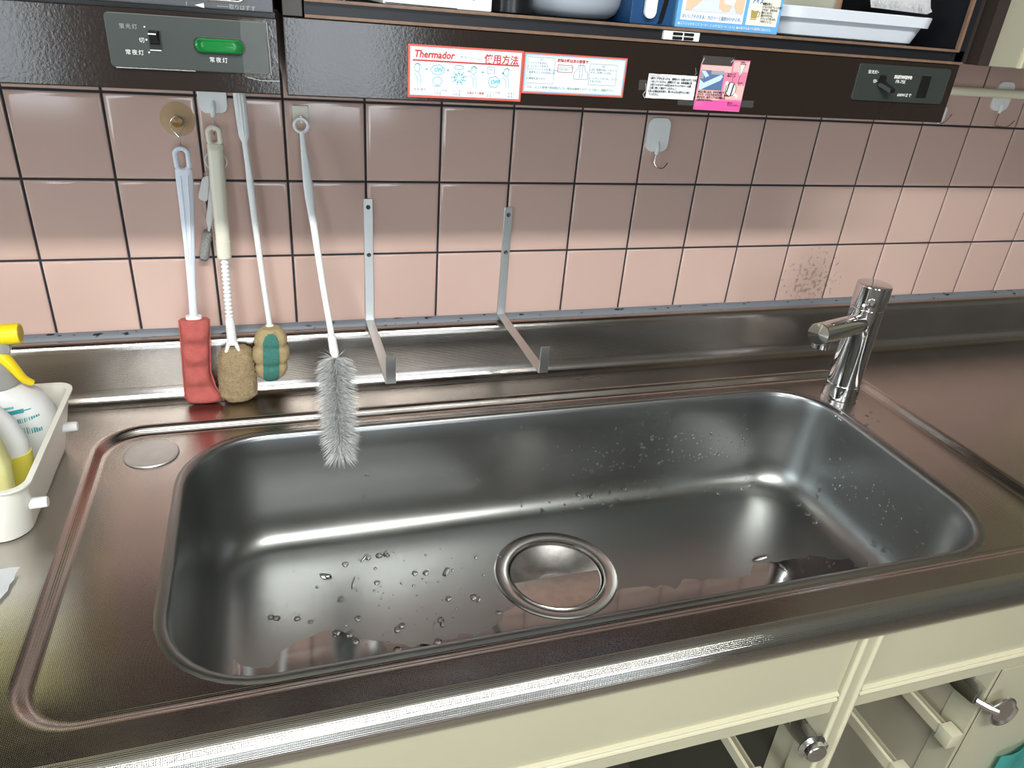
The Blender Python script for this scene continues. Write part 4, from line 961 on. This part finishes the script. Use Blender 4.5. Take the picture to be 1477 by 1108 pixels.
text('leaflet_text', [('本体に差し込み、刃を手前にするだけで、\nだけで、メタルや水を使わず、簡単に\n研げます。研ぎくずで水が汚れる\n心配がありません。', 0.7065, y3, 0.4525, 0.0025, dict(ln=1.05, sx=0.9, bold=.00006)), ('荒研ぎ\n仕上げ用', 0.7505, y3, 0.4828, 0.0017), ('セラミック\n用ホイール', 0.7375, y3, 0.4710, 0.0020), ('仕上げ\nホイール', 0.7520, y3, 0.4630, 0.0019), ('替え刃\nセラミックホイール', 0.7440, y3, 0.4428, 0.0022, dict(sx=.9))], BLKINK, pk)
tp = thing('tape_strip', 'clear tape pieces round the white note and pink leaflet', 'tape', (0.71, DY, 0.46))
b = crumpled(new(), 0.7050, 0.7420, 0.4775, 0.4875, DY - 0.0012, 10, 5, 0.0006); crumpled(b, 0.638, 0.652, 0.4520, 0.4615, DY - 0.0012, 6, 5, 0.0006); crumpled(b, 0.685, 0.715, 0.4395, 0.4455, DY - 0.0014, 8, 4, 0.0006); crumpled(b, 0.758, 0.776, 0.440, 0.447, DY - 0.0012, 7, 4, 0.0006); link('tape_film', b, TAPES, tp, angle=70)
b = new(); line_xz(b, [(0.7045, 0.4792), (0.7065, 0.4850)], DY - 0.0016, 0.0010); line_xz(b, [(0.7385, 0.4830), (0.7410, 0.4852)], DY - 0.0016, 0.0008); line_xz(b, [(0.6455, 0.4580), (0.6470, 0.4520), (0.6440, 0.4480), (0.6465, 0.4450)], DY - 0.0016, 0.0008); line_xz(b, [(0.6990, 0.4755), (0.7010, 0.4700), (0.6995, 0.4690)], DY - 0.0008, 0.0003); link('tape_edge', b, DIMINK, tp, smooth=False)

# ------------------------------------------------------------------ things on the shelf
ZS = 0.5109
def wbev(name, x0, x1, y0, y1, z0, z1, m, parent, bv=0.002): return bxo(name, x0, x1, y0, y1, z0, z1, m, parent, bv, angle=30)
t = thing('plastic_pack', 'violet and white pack at left end of the open shelf', 'pack', (0.338, -0.25, ZS))
wbev('pack_body', 0.320, 0.3515, -0.262, -0.12, ZS, 0.60, PURPLE, t, 0.004); wbev('white_seam', 0.3500, 0.3530, -0.264, -0.118, ZS, 0.60, WPLAST, t, 0.001)
t = thing('white_box', 'plain white carton on the shelf above red heading sticker', 'box', (0.435, -0.2, ZS))
wbev('carton', 0.3850, 0.4850, -0.266, -0.12, ZS, 0.585, PAPER, t, 0.0012); b = new(); line_xz(b, [(0.387, 0.5122), (0.452, 0.5115)], -0.2664, 0.0006); poly_xz(b, [(0.4655, 0.5205), (0.4690, 0.5205), (0.4685, 0.5195), (0.466, 0.5195)], -0.2662); link('flap_edge', b, BLKINK, t, smooth=False)
t = thing('black_canister', 'black round canister between white carton and frosted bowl', 'canister', (0.5095, -0.235, ZS))
b = new(); lathe(b, [(0.0195, 0), (0.0215, 0.001), (0.0215, 0.10), (0.0195, 0.103), (0, 0.103)], (0.5090, -0.2445, ZS), seg=40); link('canister_body', b, BLACK, t, angle=40)
b = new(); lathe(b, [(0.0222, 0.103), (0.0222, 0.118), (0.020, 0.120), (0, 0.120)], (0.5090, -0.2445, ZS), seg=40); link('canister_lid', b, BLACK, t, angle=40)
t = thing('plastic_bowl', 'frosted round-bottomed plastic bowl in the middle of the shelf', 'bowl', (0.583, -0.2, ZS))
b = new(); lathe(b, [(0.028, 0.0), (0.0425, 0.0012), (0.050, 0.006), (0.0545, 0.014), (0.0565, 0.026), (0.0585, 0.060), (0.0600, 0.062), (0.0575, 0.062), (0.055, 0.026), (0.048, 0.008), (0, 0.003)], (0.5820, -0.205, ZS), seg=56, cap1=False); link('bowl_body', b, BOWLW, t, angle=50)
t = thing('blue_carton', 'dark blue carton partly behind the frosted bowl, with measuring spoon leaning', 'box', (0.655, -0.22, ZS))
wbev('carton', 0.6280, 0.6735, -0.262, -0.15, ZS, 0.62, DKBLUE, t, 0.001)
b = new(); poly_xz(b, [(0.6590, 0.517), (0.6640, 0.516), (0.6690, 0.545), (0.6640, 0.545)], -0.2622); poly_xz(b, [(0.6575, 0.5125), (0.6625, 0.5125), (0.6640, 0.5155), (0.6595, 0.5165)], -0.2622); link('black_stripe', b, BLACK, t, smooth=False)
t = thing('plastic_spoon', 'translucent white spoon standing before the dark blue carton', 'spoon', (0.6465, -0.268, 0.516))
b = new(); o_ = rrect(0.6405, 0.6530, 0.5165, 0.60, 0.0060, 8, 3); i_ = rrect(0.6423, 0.6512, 0.5183, 0.598, 0.0043, 8, 3)
loft(b, [[(x, -0.2635, z) for x, z in o_], [(x, -0.2668, z) for x, z in o_], [(x, -0.2668, z) for x, z in i_], [(x, -0.2645, z) for x, z in i_]]); link('scoop', b, BOTTLEW, t, angle=40)
t = thing('coffee_box', 'bright blue coffee stick carton with drink picture on shelf', 'box', (0.738, -0.24, ZS))
wbev('carton', 0.6770, 0.7980, -0.264, -0.17, ZS, 0.635, MIDBLUE, t, 0.0008)
yb = -0.2641
b = new(); quadxz(b, 0.6815, 0.7535, 0.5180, 0.60, yb, 0.0002); link('white_panel', b, PAPER, t, smooth=False)
b = new(); quadxz(b, 0.7575, 0.7945, 0.5180, 0.60, yb, 0.0002); link('cream_panel', b, CREAMPRINT, t, smooth=False)
y4 = yb - 0.0003
b = new(); quadxz(b, 0.6850, 0.7520, 0.5265, 0.592, y4, 0.0002); link('picture_print', b, mat('pale_picture', (0.66, 0.72, 0.80), 0.4), t, smooth=False)
b = new(); poly_xz(b, [(0.6855, 0.5270), (0.6920, 0.5270), (0.7060, 0.5400), (0.7000, 0.5450), (0.6855, 0.5350)], y4 - 0.0003, 0.0002); poly_xz(b, [(0.7230, 0.5310), (0.7300, 0.5275), (0.7360, 0.5290), (0.7370, 0.5335), (0.7290, 0.5350), (0.7260, 0.5450), (0.7220, 0.5440)], y4 - 0.0003, 0.0002); poly_xz(b, [(0.7400, 0.5340), (0.7440, 0.5280), (0.7518, 0.5280), (0.7518, 0.5480), (0.7440, 0.5460)], y4 - 0.0003, 0.0002); link('hand_print', b, SKIN, t, smooth=False)
b = new(); poly_xz(b, [(0.7280, 0.5360), (0.7390, 0.5335), (0.7430, 0.5480), (0.7270, 0.5480)], y4 - 0.0004, 0.0002); link('cup_print', b, PAPER, t, smooth=False)
text('slogan', [('おいしさそのまま、カロリーと脂肪分ひかえめ。', 0.6830, y4, 0.5203, 0.0040, dict(sx=0.80, shear=.1))], BLUEINK, t)
b = new(); poly_xz(b, [(0.7612, 0.5320), (0.7622, 0.5245), (0.7685, 0.5245), (0.7698, 0.5320)], y4 - 0.0002, 0.0002); line_xz(b, [(0.7620, 0.5235), (0.7690, 0.5235)], y4, 0.0005); line_xz(b, [(0.7698, 0.5310), (0.7720, 0.5300), (0.7712, 0.5265), (0.7692, 0.5262)], y4, 0.0006); link('drink_print', b, DRINK, t, smooth=False)
b = new(); poly_xz(b, ell(0.7655, 0.5335, 0.0044, 0.0022, 14)[:-1], y4 - 0.0003, 0.0002); link('foam_print', b, PAPER, t, smooth=False)
text('panel_text', [('調整豆乳と\nいろいろなアレンジが\nできる！ お好みの\n量のミルクに\n溶かすだけの、\nスティックを入れ、\nつめたくして。', 0.7735, y4, 0.5375, 0.0027, dict(ln=1.0, sx=0.85, bold=.00004))], BLKINK, t)
text('panel_word', [('アイス', 0.7605, y4, 0.5385, 0.0052, dict(bold=.0002, sx=0.85))], BLUEINK, t)
text('footer_text', [('●スティックタイプ コーヒーミックス(コーヒー入り)  ●お湯でも水でも簡単に溶けます。', 0.6795, yb - 0.0001, 0.5135, 0.0030, dict(sx=0.93))], WHITEINK, t)
t = thing('plastic_tray', 'shallow white plastic tray with rim at right end of shelf', 'tray', (0.905, -0.2, ZS))
def trayloop(x0, x1, y0, y1, r, z): return [(x, y, z) for x, y in rrect(x0, x1, y0, y1, r, 8, 4)]
TX0, TX1, TY0, TY1 = 0.800, 1.0, -0.262, -0.085
b = new(); loft(b, [trayloop(TX0 + .014, TX1 - .010, TY0 + .010, TY1 - .01, .020, ZS), trayloop(TX0 + .010, TX1 - .006, TY0 + .006, TY1 - .006, .022, ZS + .002), trayloop(TX0 + .004, TX1 + .001, TY0 + .002, TY1 - .002, .024, ZS + .018), trayloop(TX0, TX1 + .007, TY0 - .003, TY1 + .003, .026, ZS + .0182), trayloop(TX0 - .001, TX1 + .0085, TY0 - .004, TY1 + .004, .026, ZS + .028), trayloop(TX0, TX1 + .0075, TY0 - .003, TY1 + .003, .025, ZS + .0290), trayloop(TX0 + .004, TX1 + .002, TY0 + .001, TY1 - .001, .023, ZS + .028), trayloop(TX0 + .012, TX1 - .008, TY0 + .008, TY1 - .008, .02, ZS + .004)]); link('tray_body', b, TRAYW, t, angle=35)
t = thing('foil_pack', 'olive grey foil pack standing in the white tray', 'pack', (0.86, -0.2, ZS + .005))
b = new(); rod_loft(b, [(0.8580, -0.205, 0.60, 0.040, 0.004), (0.8580, -0.205, 0.595, 0.040, 0.010), (0.8575, -0.205, 0.55, 0.041, 0.022), (0.8575, -0.205, 0.525, 0.040, 0.024), (0.8575, -0.205, ZS + 0.0045, 0.036, 0.018)], 24, 5); link('pack_body', b, FOIL, t)
b = new(); rod_loft(b, [(0.9000, -0.214, 0.575, 0.007, 0.006), (0.9000, -0.214, 0.53, 0.008, 0.008), (0.9000, -0.214, ZS + 0.0045, 0.008, 0.006)], 12, 3); link('pack_spout', b, mat('brown_foil', (0.28, 0.17, 0.11), 0.35), t)
t = thing('paper_bag', 'white bag with faint handwriting lying across right half of tray', 'bag', (0.95, -0.22, 0.544))
b = new(); V = []
for j in range(12):
    r_ = []
    for i in range(14):
        u, v = i / 13, j / 11
        x = 0.9030 + 0.083 * u + 0.016 * v; z = 0.5445 - 0.0016 * u + 0.075 * v
        yy = -0.270 + 0.05 * v + 0.003 * noise.noise(Vector((u * 3, v * 3, 4)))
        if u > .93 and v < 0.08: z += 0.003
        r_.append(b.verts.new((x, yy, z)))
    V.append(r_)
for j in range(11):
    for i in range(13): b.faces.new((V[j][i], V[j][i + 1], V[j + 1][i + 1], V[j + 1][i]))
r_ = bmesh.ops.solidify(b, geom=b.faces[:], thickness=0.004); link('bag_sheet', b, BAGW, t, angle=60)
text('handwriting', [('RKS  6まいとり用', 0, 0, 0, 0.0086, dict(M=Matrix.Translation((0.9065, -0.2733, 0.5475)) @ Matrix.Rotation(math.radians(1), 4, 'Y') @ Matrix.Rotation(PI / 2 - 0.58, 4, 'X')))], PENCIL, t)

# ------------------------------------------------------------------ cream wall cabinet at right
t = thing('wall_cabinet', 'cream wall cabinet with pale edge trim at top right', 'cabinet', (1.4, -0.14, 0.4965))
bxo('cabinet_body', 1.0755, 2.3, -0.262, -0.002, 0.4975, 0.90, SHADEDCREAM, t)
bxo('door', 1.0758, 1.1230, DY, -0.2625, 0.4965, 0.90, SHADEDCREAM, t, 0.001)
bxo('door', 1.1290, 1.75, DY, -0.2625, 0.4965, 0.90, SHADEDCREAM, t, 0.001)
bxo('door_edge', 1.1233, 1.1275, DY - 0.004, -0.2625, 0.4962, 0.90, CREAMTRIM, t, 0.001, label='pale door edge strip')

# ------------------------------------------------------------------ base cabinet
FRY = -0.5800
bc = thing('base_cabinet', 'cream base cabinet with open front under the stainless worktop', 'cabinet', (0.5, -0.3, R['z0']))
def fascia(x0, x1):
    f = bxo('fascia_panel', x0, x1, FRY, FRY + 0.016, -0.1680, -0.0402, CREAM, bc, 0.0008)
    b = new(); sweep_x(b, [(FRY, -0.1325), (FRY - 0.0030, -0.1330), (FRY - 0.0042, -0.1352), (FRY - 0.0030, -0.1380), (FRY - 0.0012, -0.1390), (FRY - 0.0010, -0.1400), (FRY - 0.0030, -0.1412), (FRY - 0.0040, -0.1435), (FRY - 0.0030, -0.1460), (FRY, -0.1468)], x0 + 0.001, x1 - 0.0005)
    link('rail_moulding', b, CREAMTRIM, f, angle=30)
    return f
fascia(-0.55, 0.8425); fascia(0.8715, 2.3)
po = bxo('post', 0.8430, 0.8710, FRY - 0.004, FRY + 0.030, R['z0'] + 0.09, -0.0402, CREAM, bc, 0.0008)
for x in (0.8465, 0.8660):
    b = new(); tube(b, [(x, FRY - 0.0035, -0.0405), (x, FRY - 0.0035, R['z0'] + 0.1)], 0.0036, 10); link('post_bead', b, CREAMTRIM, po)
bxo('partition', 0.8480, 0.8660, FRY + 0.030, FRY + 0.062, R['z0'] + 0.09, -0.0402, CREAM, bc)
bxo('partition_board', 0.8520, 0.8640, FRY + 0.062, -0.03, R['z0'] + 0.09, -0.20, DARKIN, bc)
bxo('right_partition', 1.1000, 1.1180, FRY + 0.002, FRY + 0.038, R['z0'] + 0.09, -0.169, CREAM, bc, 0.0006)
bxo('right_partition_board', 1.1020, 1.1180, FRY + 0.038, -0.03, R['z0'] + 0.09, -0.20, CREAMBACK, bc)
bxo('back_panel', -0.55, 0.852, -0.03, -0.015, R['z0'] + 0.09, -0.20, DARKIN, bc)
bxo('right_back_panel', 0.864, 2.3, -0.03, -0.015, R['z0'] + 0.09, -0.20, CREAMBACK, bc)
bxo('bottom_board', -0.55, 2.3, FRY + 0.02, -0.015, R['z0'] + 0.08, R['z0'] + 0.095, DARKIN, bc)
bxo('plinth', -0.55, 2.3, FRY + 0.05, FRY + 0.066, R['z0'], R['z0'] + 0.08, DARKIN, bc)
bxo('left_side', -0.55, -0.532, FRY, -0.015, R['z0'], -0.0402, CREAM, bc)
bxo('right_door', 1.1050, 1.60, FRY - 0.001, FRY + 0.0005, R['z0'] + 0.09, -0.1685, CREAM, bc)
# chrome concealed hinges (doors off)
def hinge(px, cup, arm_z, lab):
    x = px
    hb = new(); box(hb, x - 0.007, x - 0.0004, -0.560, -0.482, arm_z - 0.013, arm_z + 0.013, 0.0012); box(hb, x - 0.0035, x - 0.0004, -0.545, -0.510, arm_z - 0.022, arm_z + 0.022, 0.001)
    hn = link('hinge', hb, HCHROME, bc, angle=30, label=lab)
    b = new(); loft(b, [[(x - 0.008, -0.50, arm_z + 0.012), (x - 0.008, -0.50, arm_z - 0.012), (x - 0.0185, -0.50, arm_z - 0.011), (x - 0.0185, -0.50, arm_z + 0.011)], [(x - 0.008, -0.555, arm_z + 0.013), (x - 0.008, -0.555, arm_z - 0.013), (x - 0.020, -0.555, arm_z - 0.012), (x - 0.020, -0.555, arm_z + 0.012)], [(x - 0.006, -0.578, arm_z + 0.012), (x - 0.006, -0.578, arm_z - 0.012), (x - 0.018, -0.580, arm_z - 0.010), (x - 0.018, -0.580, arm_z + 0.010)]])
    bmesh.ops.bevel(b, geom=b.edges[:], offset=0.001, segments=2, affect='EDGES'); link('hinge_arm', b, HCHROME, hn, angle=30)
    for yy in (-0.508, -0.528, -0.546):
        s = new(); lathe(s, [(0.0036, 0), (0.0036, 0.0012), (0.002, 0.0016), (0.0012, 0.0006), (0, 0.0006)], (x - 0.0190, yy, arm_z), (-1, 0, 0), seg=12); link('hinge_screw', s, SATIN, hn)
    b = new(); cup(b); link('hinge_cup', b, HCHROME, hn, angle=35)
def cup1(b):
    c = Vector((0.8315, -0.584, -0.218)); axs = Vector((-0.1, -1, 0.05))
    lathe(b, [(0.0178, 0.0), (0.0182, 0.0012), (0.0150, 0.0030), (0.0132, 0.0045), (0.0128, 0.0100), (0.0116, 0.0118), (0.0, 0.0122)], c, axs, 32)
    box(b, 0.8375, 0.8470, -0.592, -0.584, -0.226, -0.210, 0.001)
hinge(0.8478, cup1, -0.2450 + 0.022, 'chrome hinge with round cup beside the cream post')
def cup2(b):
    c = Vector((1.1150, -0.598, -0.2260)); axs = Vector((-0.35, -1, 0.1))
    o_ = [(0.0165 * math.cos(a) * (1.0 if math.sin(a) < 0.3 else 0.75), 0.026 * math.sin(a)) for a in [2 * PI * k / 24 for k in range(24)]]
    u = Vector((1, -0.35, 0)).normalized(); v = Vector((0, 0, 1)); n = u.cross(v)
    loft(b, [[c + u * x * s + v * z * s + n * h_ for x, z in o_] for s, h_ in ((1.0, 0.0), (1.0, 0.0012), (0.9, 0.002), (0.7, 0.0), (0.6, -0.006))])
    tube(b, [(1.088, -0.578, -0.222), (1.098, -0.590, -0.224), (1.106, -0.597, -0.225)], 0.0058, 10)
hinge(1.0998, cup2, -0.2150, 'chrome hinge with splayed plate on the right partition')
# pull-out rails seen in the openings
for x, y1, lab in ((0.790, -0.565, None), (0.976, -0.602, None), (1.0850, -0.572, None)):
    b = new(); loft(b, [[(x - 0.006, yy, -0.306), (x + 0.006, yy, -0.306), (x + 0.006, yy, -0.290), (x + 0.003, yy, -0.288), (x + 0.0025, yy, -0.300), (x - 0.0025, yy, -0.300), (x - 0.003, yy, -0.288), (x - 0.006, yy, -0.290)] for yy in (-0.10, y1 + 0.012)])
    ro = link('pull_out_rail', b, CREAMTRIM, bc, smooth=False)
    b = new(); box(b, x - 0.0075, x + 0.012, y1 - 0.008, y1 + 0.013, -0.312, -0.287, 0.0015); link('rail_stop', b, CREAMTRIM, ro)
# teal cloth hanging over the far door
t = thing('teal_cloth', 'teal cloth corner hanging at bottom right corner of the picture', 'cloth', (1.22, -0.6, -0.36))
b = new(); V = []
for i in range(16):
    V.append([(b.verts.new((1.1850 + 0.20 * i / 15, FRY - 0.006 - 0.004 * math.sin(i * 1.1) - 0.003, -0.350 + 0.05 * i / 15 - 0.25 * j / 9))) for j in range(10)])
for i in range(15):
    for j in range(9): b.faces.new((V[i][j], V[i + 1][j], V[i + 1][j + 1], V[i][j + 1]))
bmesh.ops.solidify(b, geom=b.faces[:], thickness=0.003); link('cloth_sheet', b, TEAL, t)

# ------------------------------------------------------------------ tray with cleaners at left
ba = thing('caddy_tray', 'translucent white plastic caddy tray with side pegs at left of sink', 'tray', (-0.06, -0.22, 0.0))
def bl(x0, x1, y0, y1, r, z): return [(x, y, z) for x, y in rrect(x0, x1, y0, y1, r, 8, 4)]
b = new(); loft(b, [bl(-.152, .016, -.305, -.120, .022, .0006), bl(-.156, .0195, -.309, -.1165, .024, .0040), bl(-.164, .0280, -.320, -.1120, .020, .045), bl(-.168, .0335, -.327, -.1090, .018, .0735), bl(-.172, .0375, -.331, -.1055, .02, .0750), bl(-.172, .0375, -.331, -.1055, .02, .0768), bl(-.166, .0315, -.325, -.1110, .017, .0760), bl(-.162, .0262, -.318, -.1140, .019, .045), bl(-.154, .0178, -.307, -.1185, .022, .0050), bl(-.150, .013, -.302, -.123, .02, .0030)])
link('tray_body', b, TRANSL, ba, angle=35)
for yy in (-0.152, -0.300):
    b = new(); lathe(b, [(0.0060, 0.0), (0.0056, 0.014), (0.0048, 0.0155), (0.0, 0.0158)], (0.0265, yy, 0.041), (1, 0, 0.02), 18); link('side_peg', b, WPLAST, ba, angle=40)
# trigger spray bottle
t = thing('spray_bottle', 'white trigger spray bottle with yellow nozzle and teal label in tray', 'bottle', (-0.035, -0.165, 0.004))
bx_, by_ = -0.036, -0.162
b = new(); rod_loft(b, [(bx_, by_, 0.122, 0.018, 0.017), (bx_, by_, 0.112, 0.024, 0.020), (bx_, by_, 0.104, 0.038, 0.026), (bx_, by_, 0.090, 0.054, 0.032), (bx_, by_, 0.070, 0.063, 0.034), (bx_, by_, 0.03, 0.0585, 0.034), (bx_, by_, 0.0045, 0.050, 0.032)], 36, 2.4); bo = link('bottle_body', b, BOTTLEW, t, angle=60)
b = new(); lathe(b, [(0.0215, 0.108), (0.0235, 0.110), (0.0225, 0.128), (0.018, 0.134), (0.014, 0.138)], (bx_ + 0.012, by_, 0), seg=30); link('collar', b, GREYCLEAR, t, angle=40)
b = new(); rod_loft(b, [(-0.035, by_, 0.160, 0.034, 0.010), (-0.034, by_, 0.150, 0.034, 0.0115), (-0.030, by_, 0.140, 0.025, 0.012), (-0.026, by_, 0.132, 0.018, 0.012)], 24, 3.5); link('sprayer_body', b, GREYCLEAR, t, angle=50)
b = new(); tube(b, [(-0.070, by_, 0.1655), (0.008, by_, 0.1665), (0.0115, by_, 0.1666)], [0.0112, 0.0114, 0.0108], 24); nz = link('nozzle', b, YELLOW, t, angle=40, label='yellow nozzle')
b = new(); lathe(b, [(0.0085, -0.001), (0.0085, 0.0006), (0.006, 0.0007), (0, 0.0003)], (0.0113, by_, 0.1666), (1, 0, 0.01), 20); link('nozzle_opening', b, mat('dark_yellow_plastic', (0.50, 0.36, 0.01), 0.4), nz)
b = new(); P = spline([(-0.022, by_ - 0.004, 0.150), (-0.008, by_ - 0.006, 0.141), (0.000, by_ - 0.008, 0.128), (0.006, by_ - 0.008, 0.116), (0.013, by_ - 0.006, 0.109)], 5)
tube(b, P, [0.0075 - 0.004 * k / (len(P) - 1) for k in range(len(P))], 12); link('trigger', b, YELLOW, t, label='yellow trigger')
def on_front(u, z): # point on bottle front surface
    k = [(0.104, 0.038, 0.026), (0.090, 0.054, 0.032), (0.070, 0.063, 0.034), (0.03, 0.0585, 0.034)]
    for a, c in zip(k, k[1:]):
        if a[0] >= z >= c[0]:
            w_ = (a[0] - z) / (a[0] - c[0]); hx = a[1] + (c[1] - a[1]) * w_; hy = a[2] + (c[2] - a[2]) * w_
            xx = u - bx_; return Vector((u, by_ - hy * max(0, 1 - abs(xx / hx) ** 2.4) ** (1 / 2.4) - 0.0006, z))
    return Vector((u, by_ - 0.035, z))
b = new()
def patch(x0, x1, z0, z1, n=3):
    for i in range(n):
        a_, c_ = x0 + (x1 - x0) * i / n, x0 + (x1 - x0) * (i + 1) / n
        b.faces.new([b.verts.new(p) for p in (on_front(a_, z0), on_front(c_, z0), on_front(c_, z1), on_front(a_, z1))])
for k in range(11): patch(-0.0050 + k * 0.0020, -0.0050 + k * 0.0020 + random.choice((0.0006, 0.0010, 0.0014)), 0.058, 0.078, 1)
patch(-0.030, 0.004, 0.0840, 0.0885); patch(-0.030, -0.004, 0.0905, 0.0925); patch(0.004, 0.010, 0.0858, 0.0868); patch(-0.026, -0.008, 0.0800, 0.0815)
link('label_print', b, TEALINK, bo, smooth=False, recalc=False, label='teal barcode and print')
# white and yellow squeeze bottle
t = thing('squeeze_bottle', 'white squeeze bottle with yellow lower label leaning in the tray', 'bottle', (-0.04, -0.225, 0.004))
secsB = [(-0.044, -0.232, 0.150, 0.012, 0.010), (-0.044, -0.232, 0.132, 0.018, 0.012), (-0.042, -0.231, 0.118, 0.038, 0.016), (-0.042, -0.230, 0.098, 0.050, 0.019), (-0.042, -0.229, 0.075, 0.0565, 0.0205), (-0.040, -0.228, 0.045, 0.054, 0.0205), (-0.044, -0.227, 0.0045, 0.046, 0.019)]
b = new(); rod_loft(b, secsB, 32, 2.3); bo = link('bottle_body', b, BOTTLEW, t, angle=60)
b = new(); lathe(b, [(0.013, 0.148), (0.013, 0.168), (0.008, 0.172), (0.006, 0.182), (0, 0.183)], (-0.044, -0.232, 0), seg=20); link('cap', b, YELLOW, t, angle=40)
b = new(); rod_loft(b, [(-0.0415, -0.2286, 0.060, 0.0570, 0.0211), (-0.040, -0.228, 0.045, 0.0545, 0.0210), (-0.042, -0.2275, 0.025, 0.0505, 0.0203)], 32, 2.3); link('label_band', b, YELLABEL, bo, angle=60, label='yellow label band')
def on_b(u, z):
    for a, c in zip(secsB, secsB[1:]):
        if a[2] >= z >= c[2]:
            w_ = (a[2] - z) / (a[2] - c[2]); cx = a[0] + (c[0] - a[0]) * w_; cy = a[1] + (c[1] - a[1]) * w_; hx = a[3] + (c[3] - a[3]) * w_; hy = a[4] + (c[4] - a[4]) * w_
            return Vector((u, cy - hy * max(0, 1 - abs((u - cx) / hx) ** 2.3) ** (1 / 2.3) - 0.0009, z))
b = new()
for k, z in enumerate([0.113, 0.109, 0.104, 0.099, 0.094, 0.090, 0.086, 0.082, 0.078, 0.070, 0.066, 0.058]):
    x = -0.045
    while x < -0.014 + 0.014 * (k / 11) :
        wd = random.uniform(0.0012, 0.003)
        if random.random() < 0.8: b.faces.new([b.verts.new(p) for p in (on_b(x, z), on_b(x + wd, z), on_b(x + wd, z + 0.0018), on_b(x, z + 0.0018))])
        x += wd + 0.0008
link('label_print', b, BLKINK, bo, smooth=False, recalc=False)
# pale yellow refill bottle
t = thing('detergent_bottle', 'pale yellow flat bottle at front of the caddy tray', 'bottle', (-0.045, -0.28, 0.004))
b = new(); rod_loft(b, [(-0.052, -0.283, 0.155, 0.030, 0.012), (-0.048, -0.282, 0.145, 0.044, 0.016), (-0.046, -0.281, 0.12, 0.052, 0.020), (-0.045, -0.281, 0.08, 0.057, 0.021), (-0.046, -0.281, 0.0045, 0.052, 0.0195)], 30, 3.2); bo = link('bottle_body', b, PALEYEL, t, angle=60)
b = new()
for k in range(9):
    z = 0.104 - k * 0.0036; box(b, -0.012, -0.012 + random.uniform(0.004, 0.008), -0.3022, -0.3008, z, z + 0.0016)
link('label_print', b, YELLABEL, bo, smooth=False)

# tissue on the worktop
t = thing('paper_tissue', 'white folded paper tissue lying on worktop at left edge', 'tissue', (-0.03, -0.39, 0.0))
b = new(); V = []
c00, c10, c11, c01 = Vector((-0.12, -0.475, 0)), Vector((0.010, -0.425, 0)), Vector((0.0225, -0.353, 0)), Vector((-0.11, -0.362, 0))
for j in range(11):
    r_ = []
    for i in range(15):
        u, v = i / 14, j / 10
        p = (c00.lerp(c10, u)).lerp(c01.lerp(c11, u), v)
        p.x += 0.003 * noise.noise(Vector((v * 6, 1, 1))); p.y += 0.002 * noise.noise(Vector((u * 6, 3, 1)))
        p.z = 0.0018 + 0.0022 * (0.5 + 0.5 * noise.noise(Vector((u * 5, v * 5, 2)))) + (0.003 if v > .85 else 0) * (v - .85) * 6
        r_.append(b.verts.new(p))
    V.append(r_)
for j in range(10):
    for i in range(14): b.faces.new((V[j][i], V[j][i + 1], V[j + 1][i + 1], V[j + 1][i]))
bmesh.ops.solidify(b, geom=b.faces[:], thickness=0.0012); link('tissue_sheet', b, TISSUE, t)

S.render.film_transparent = False
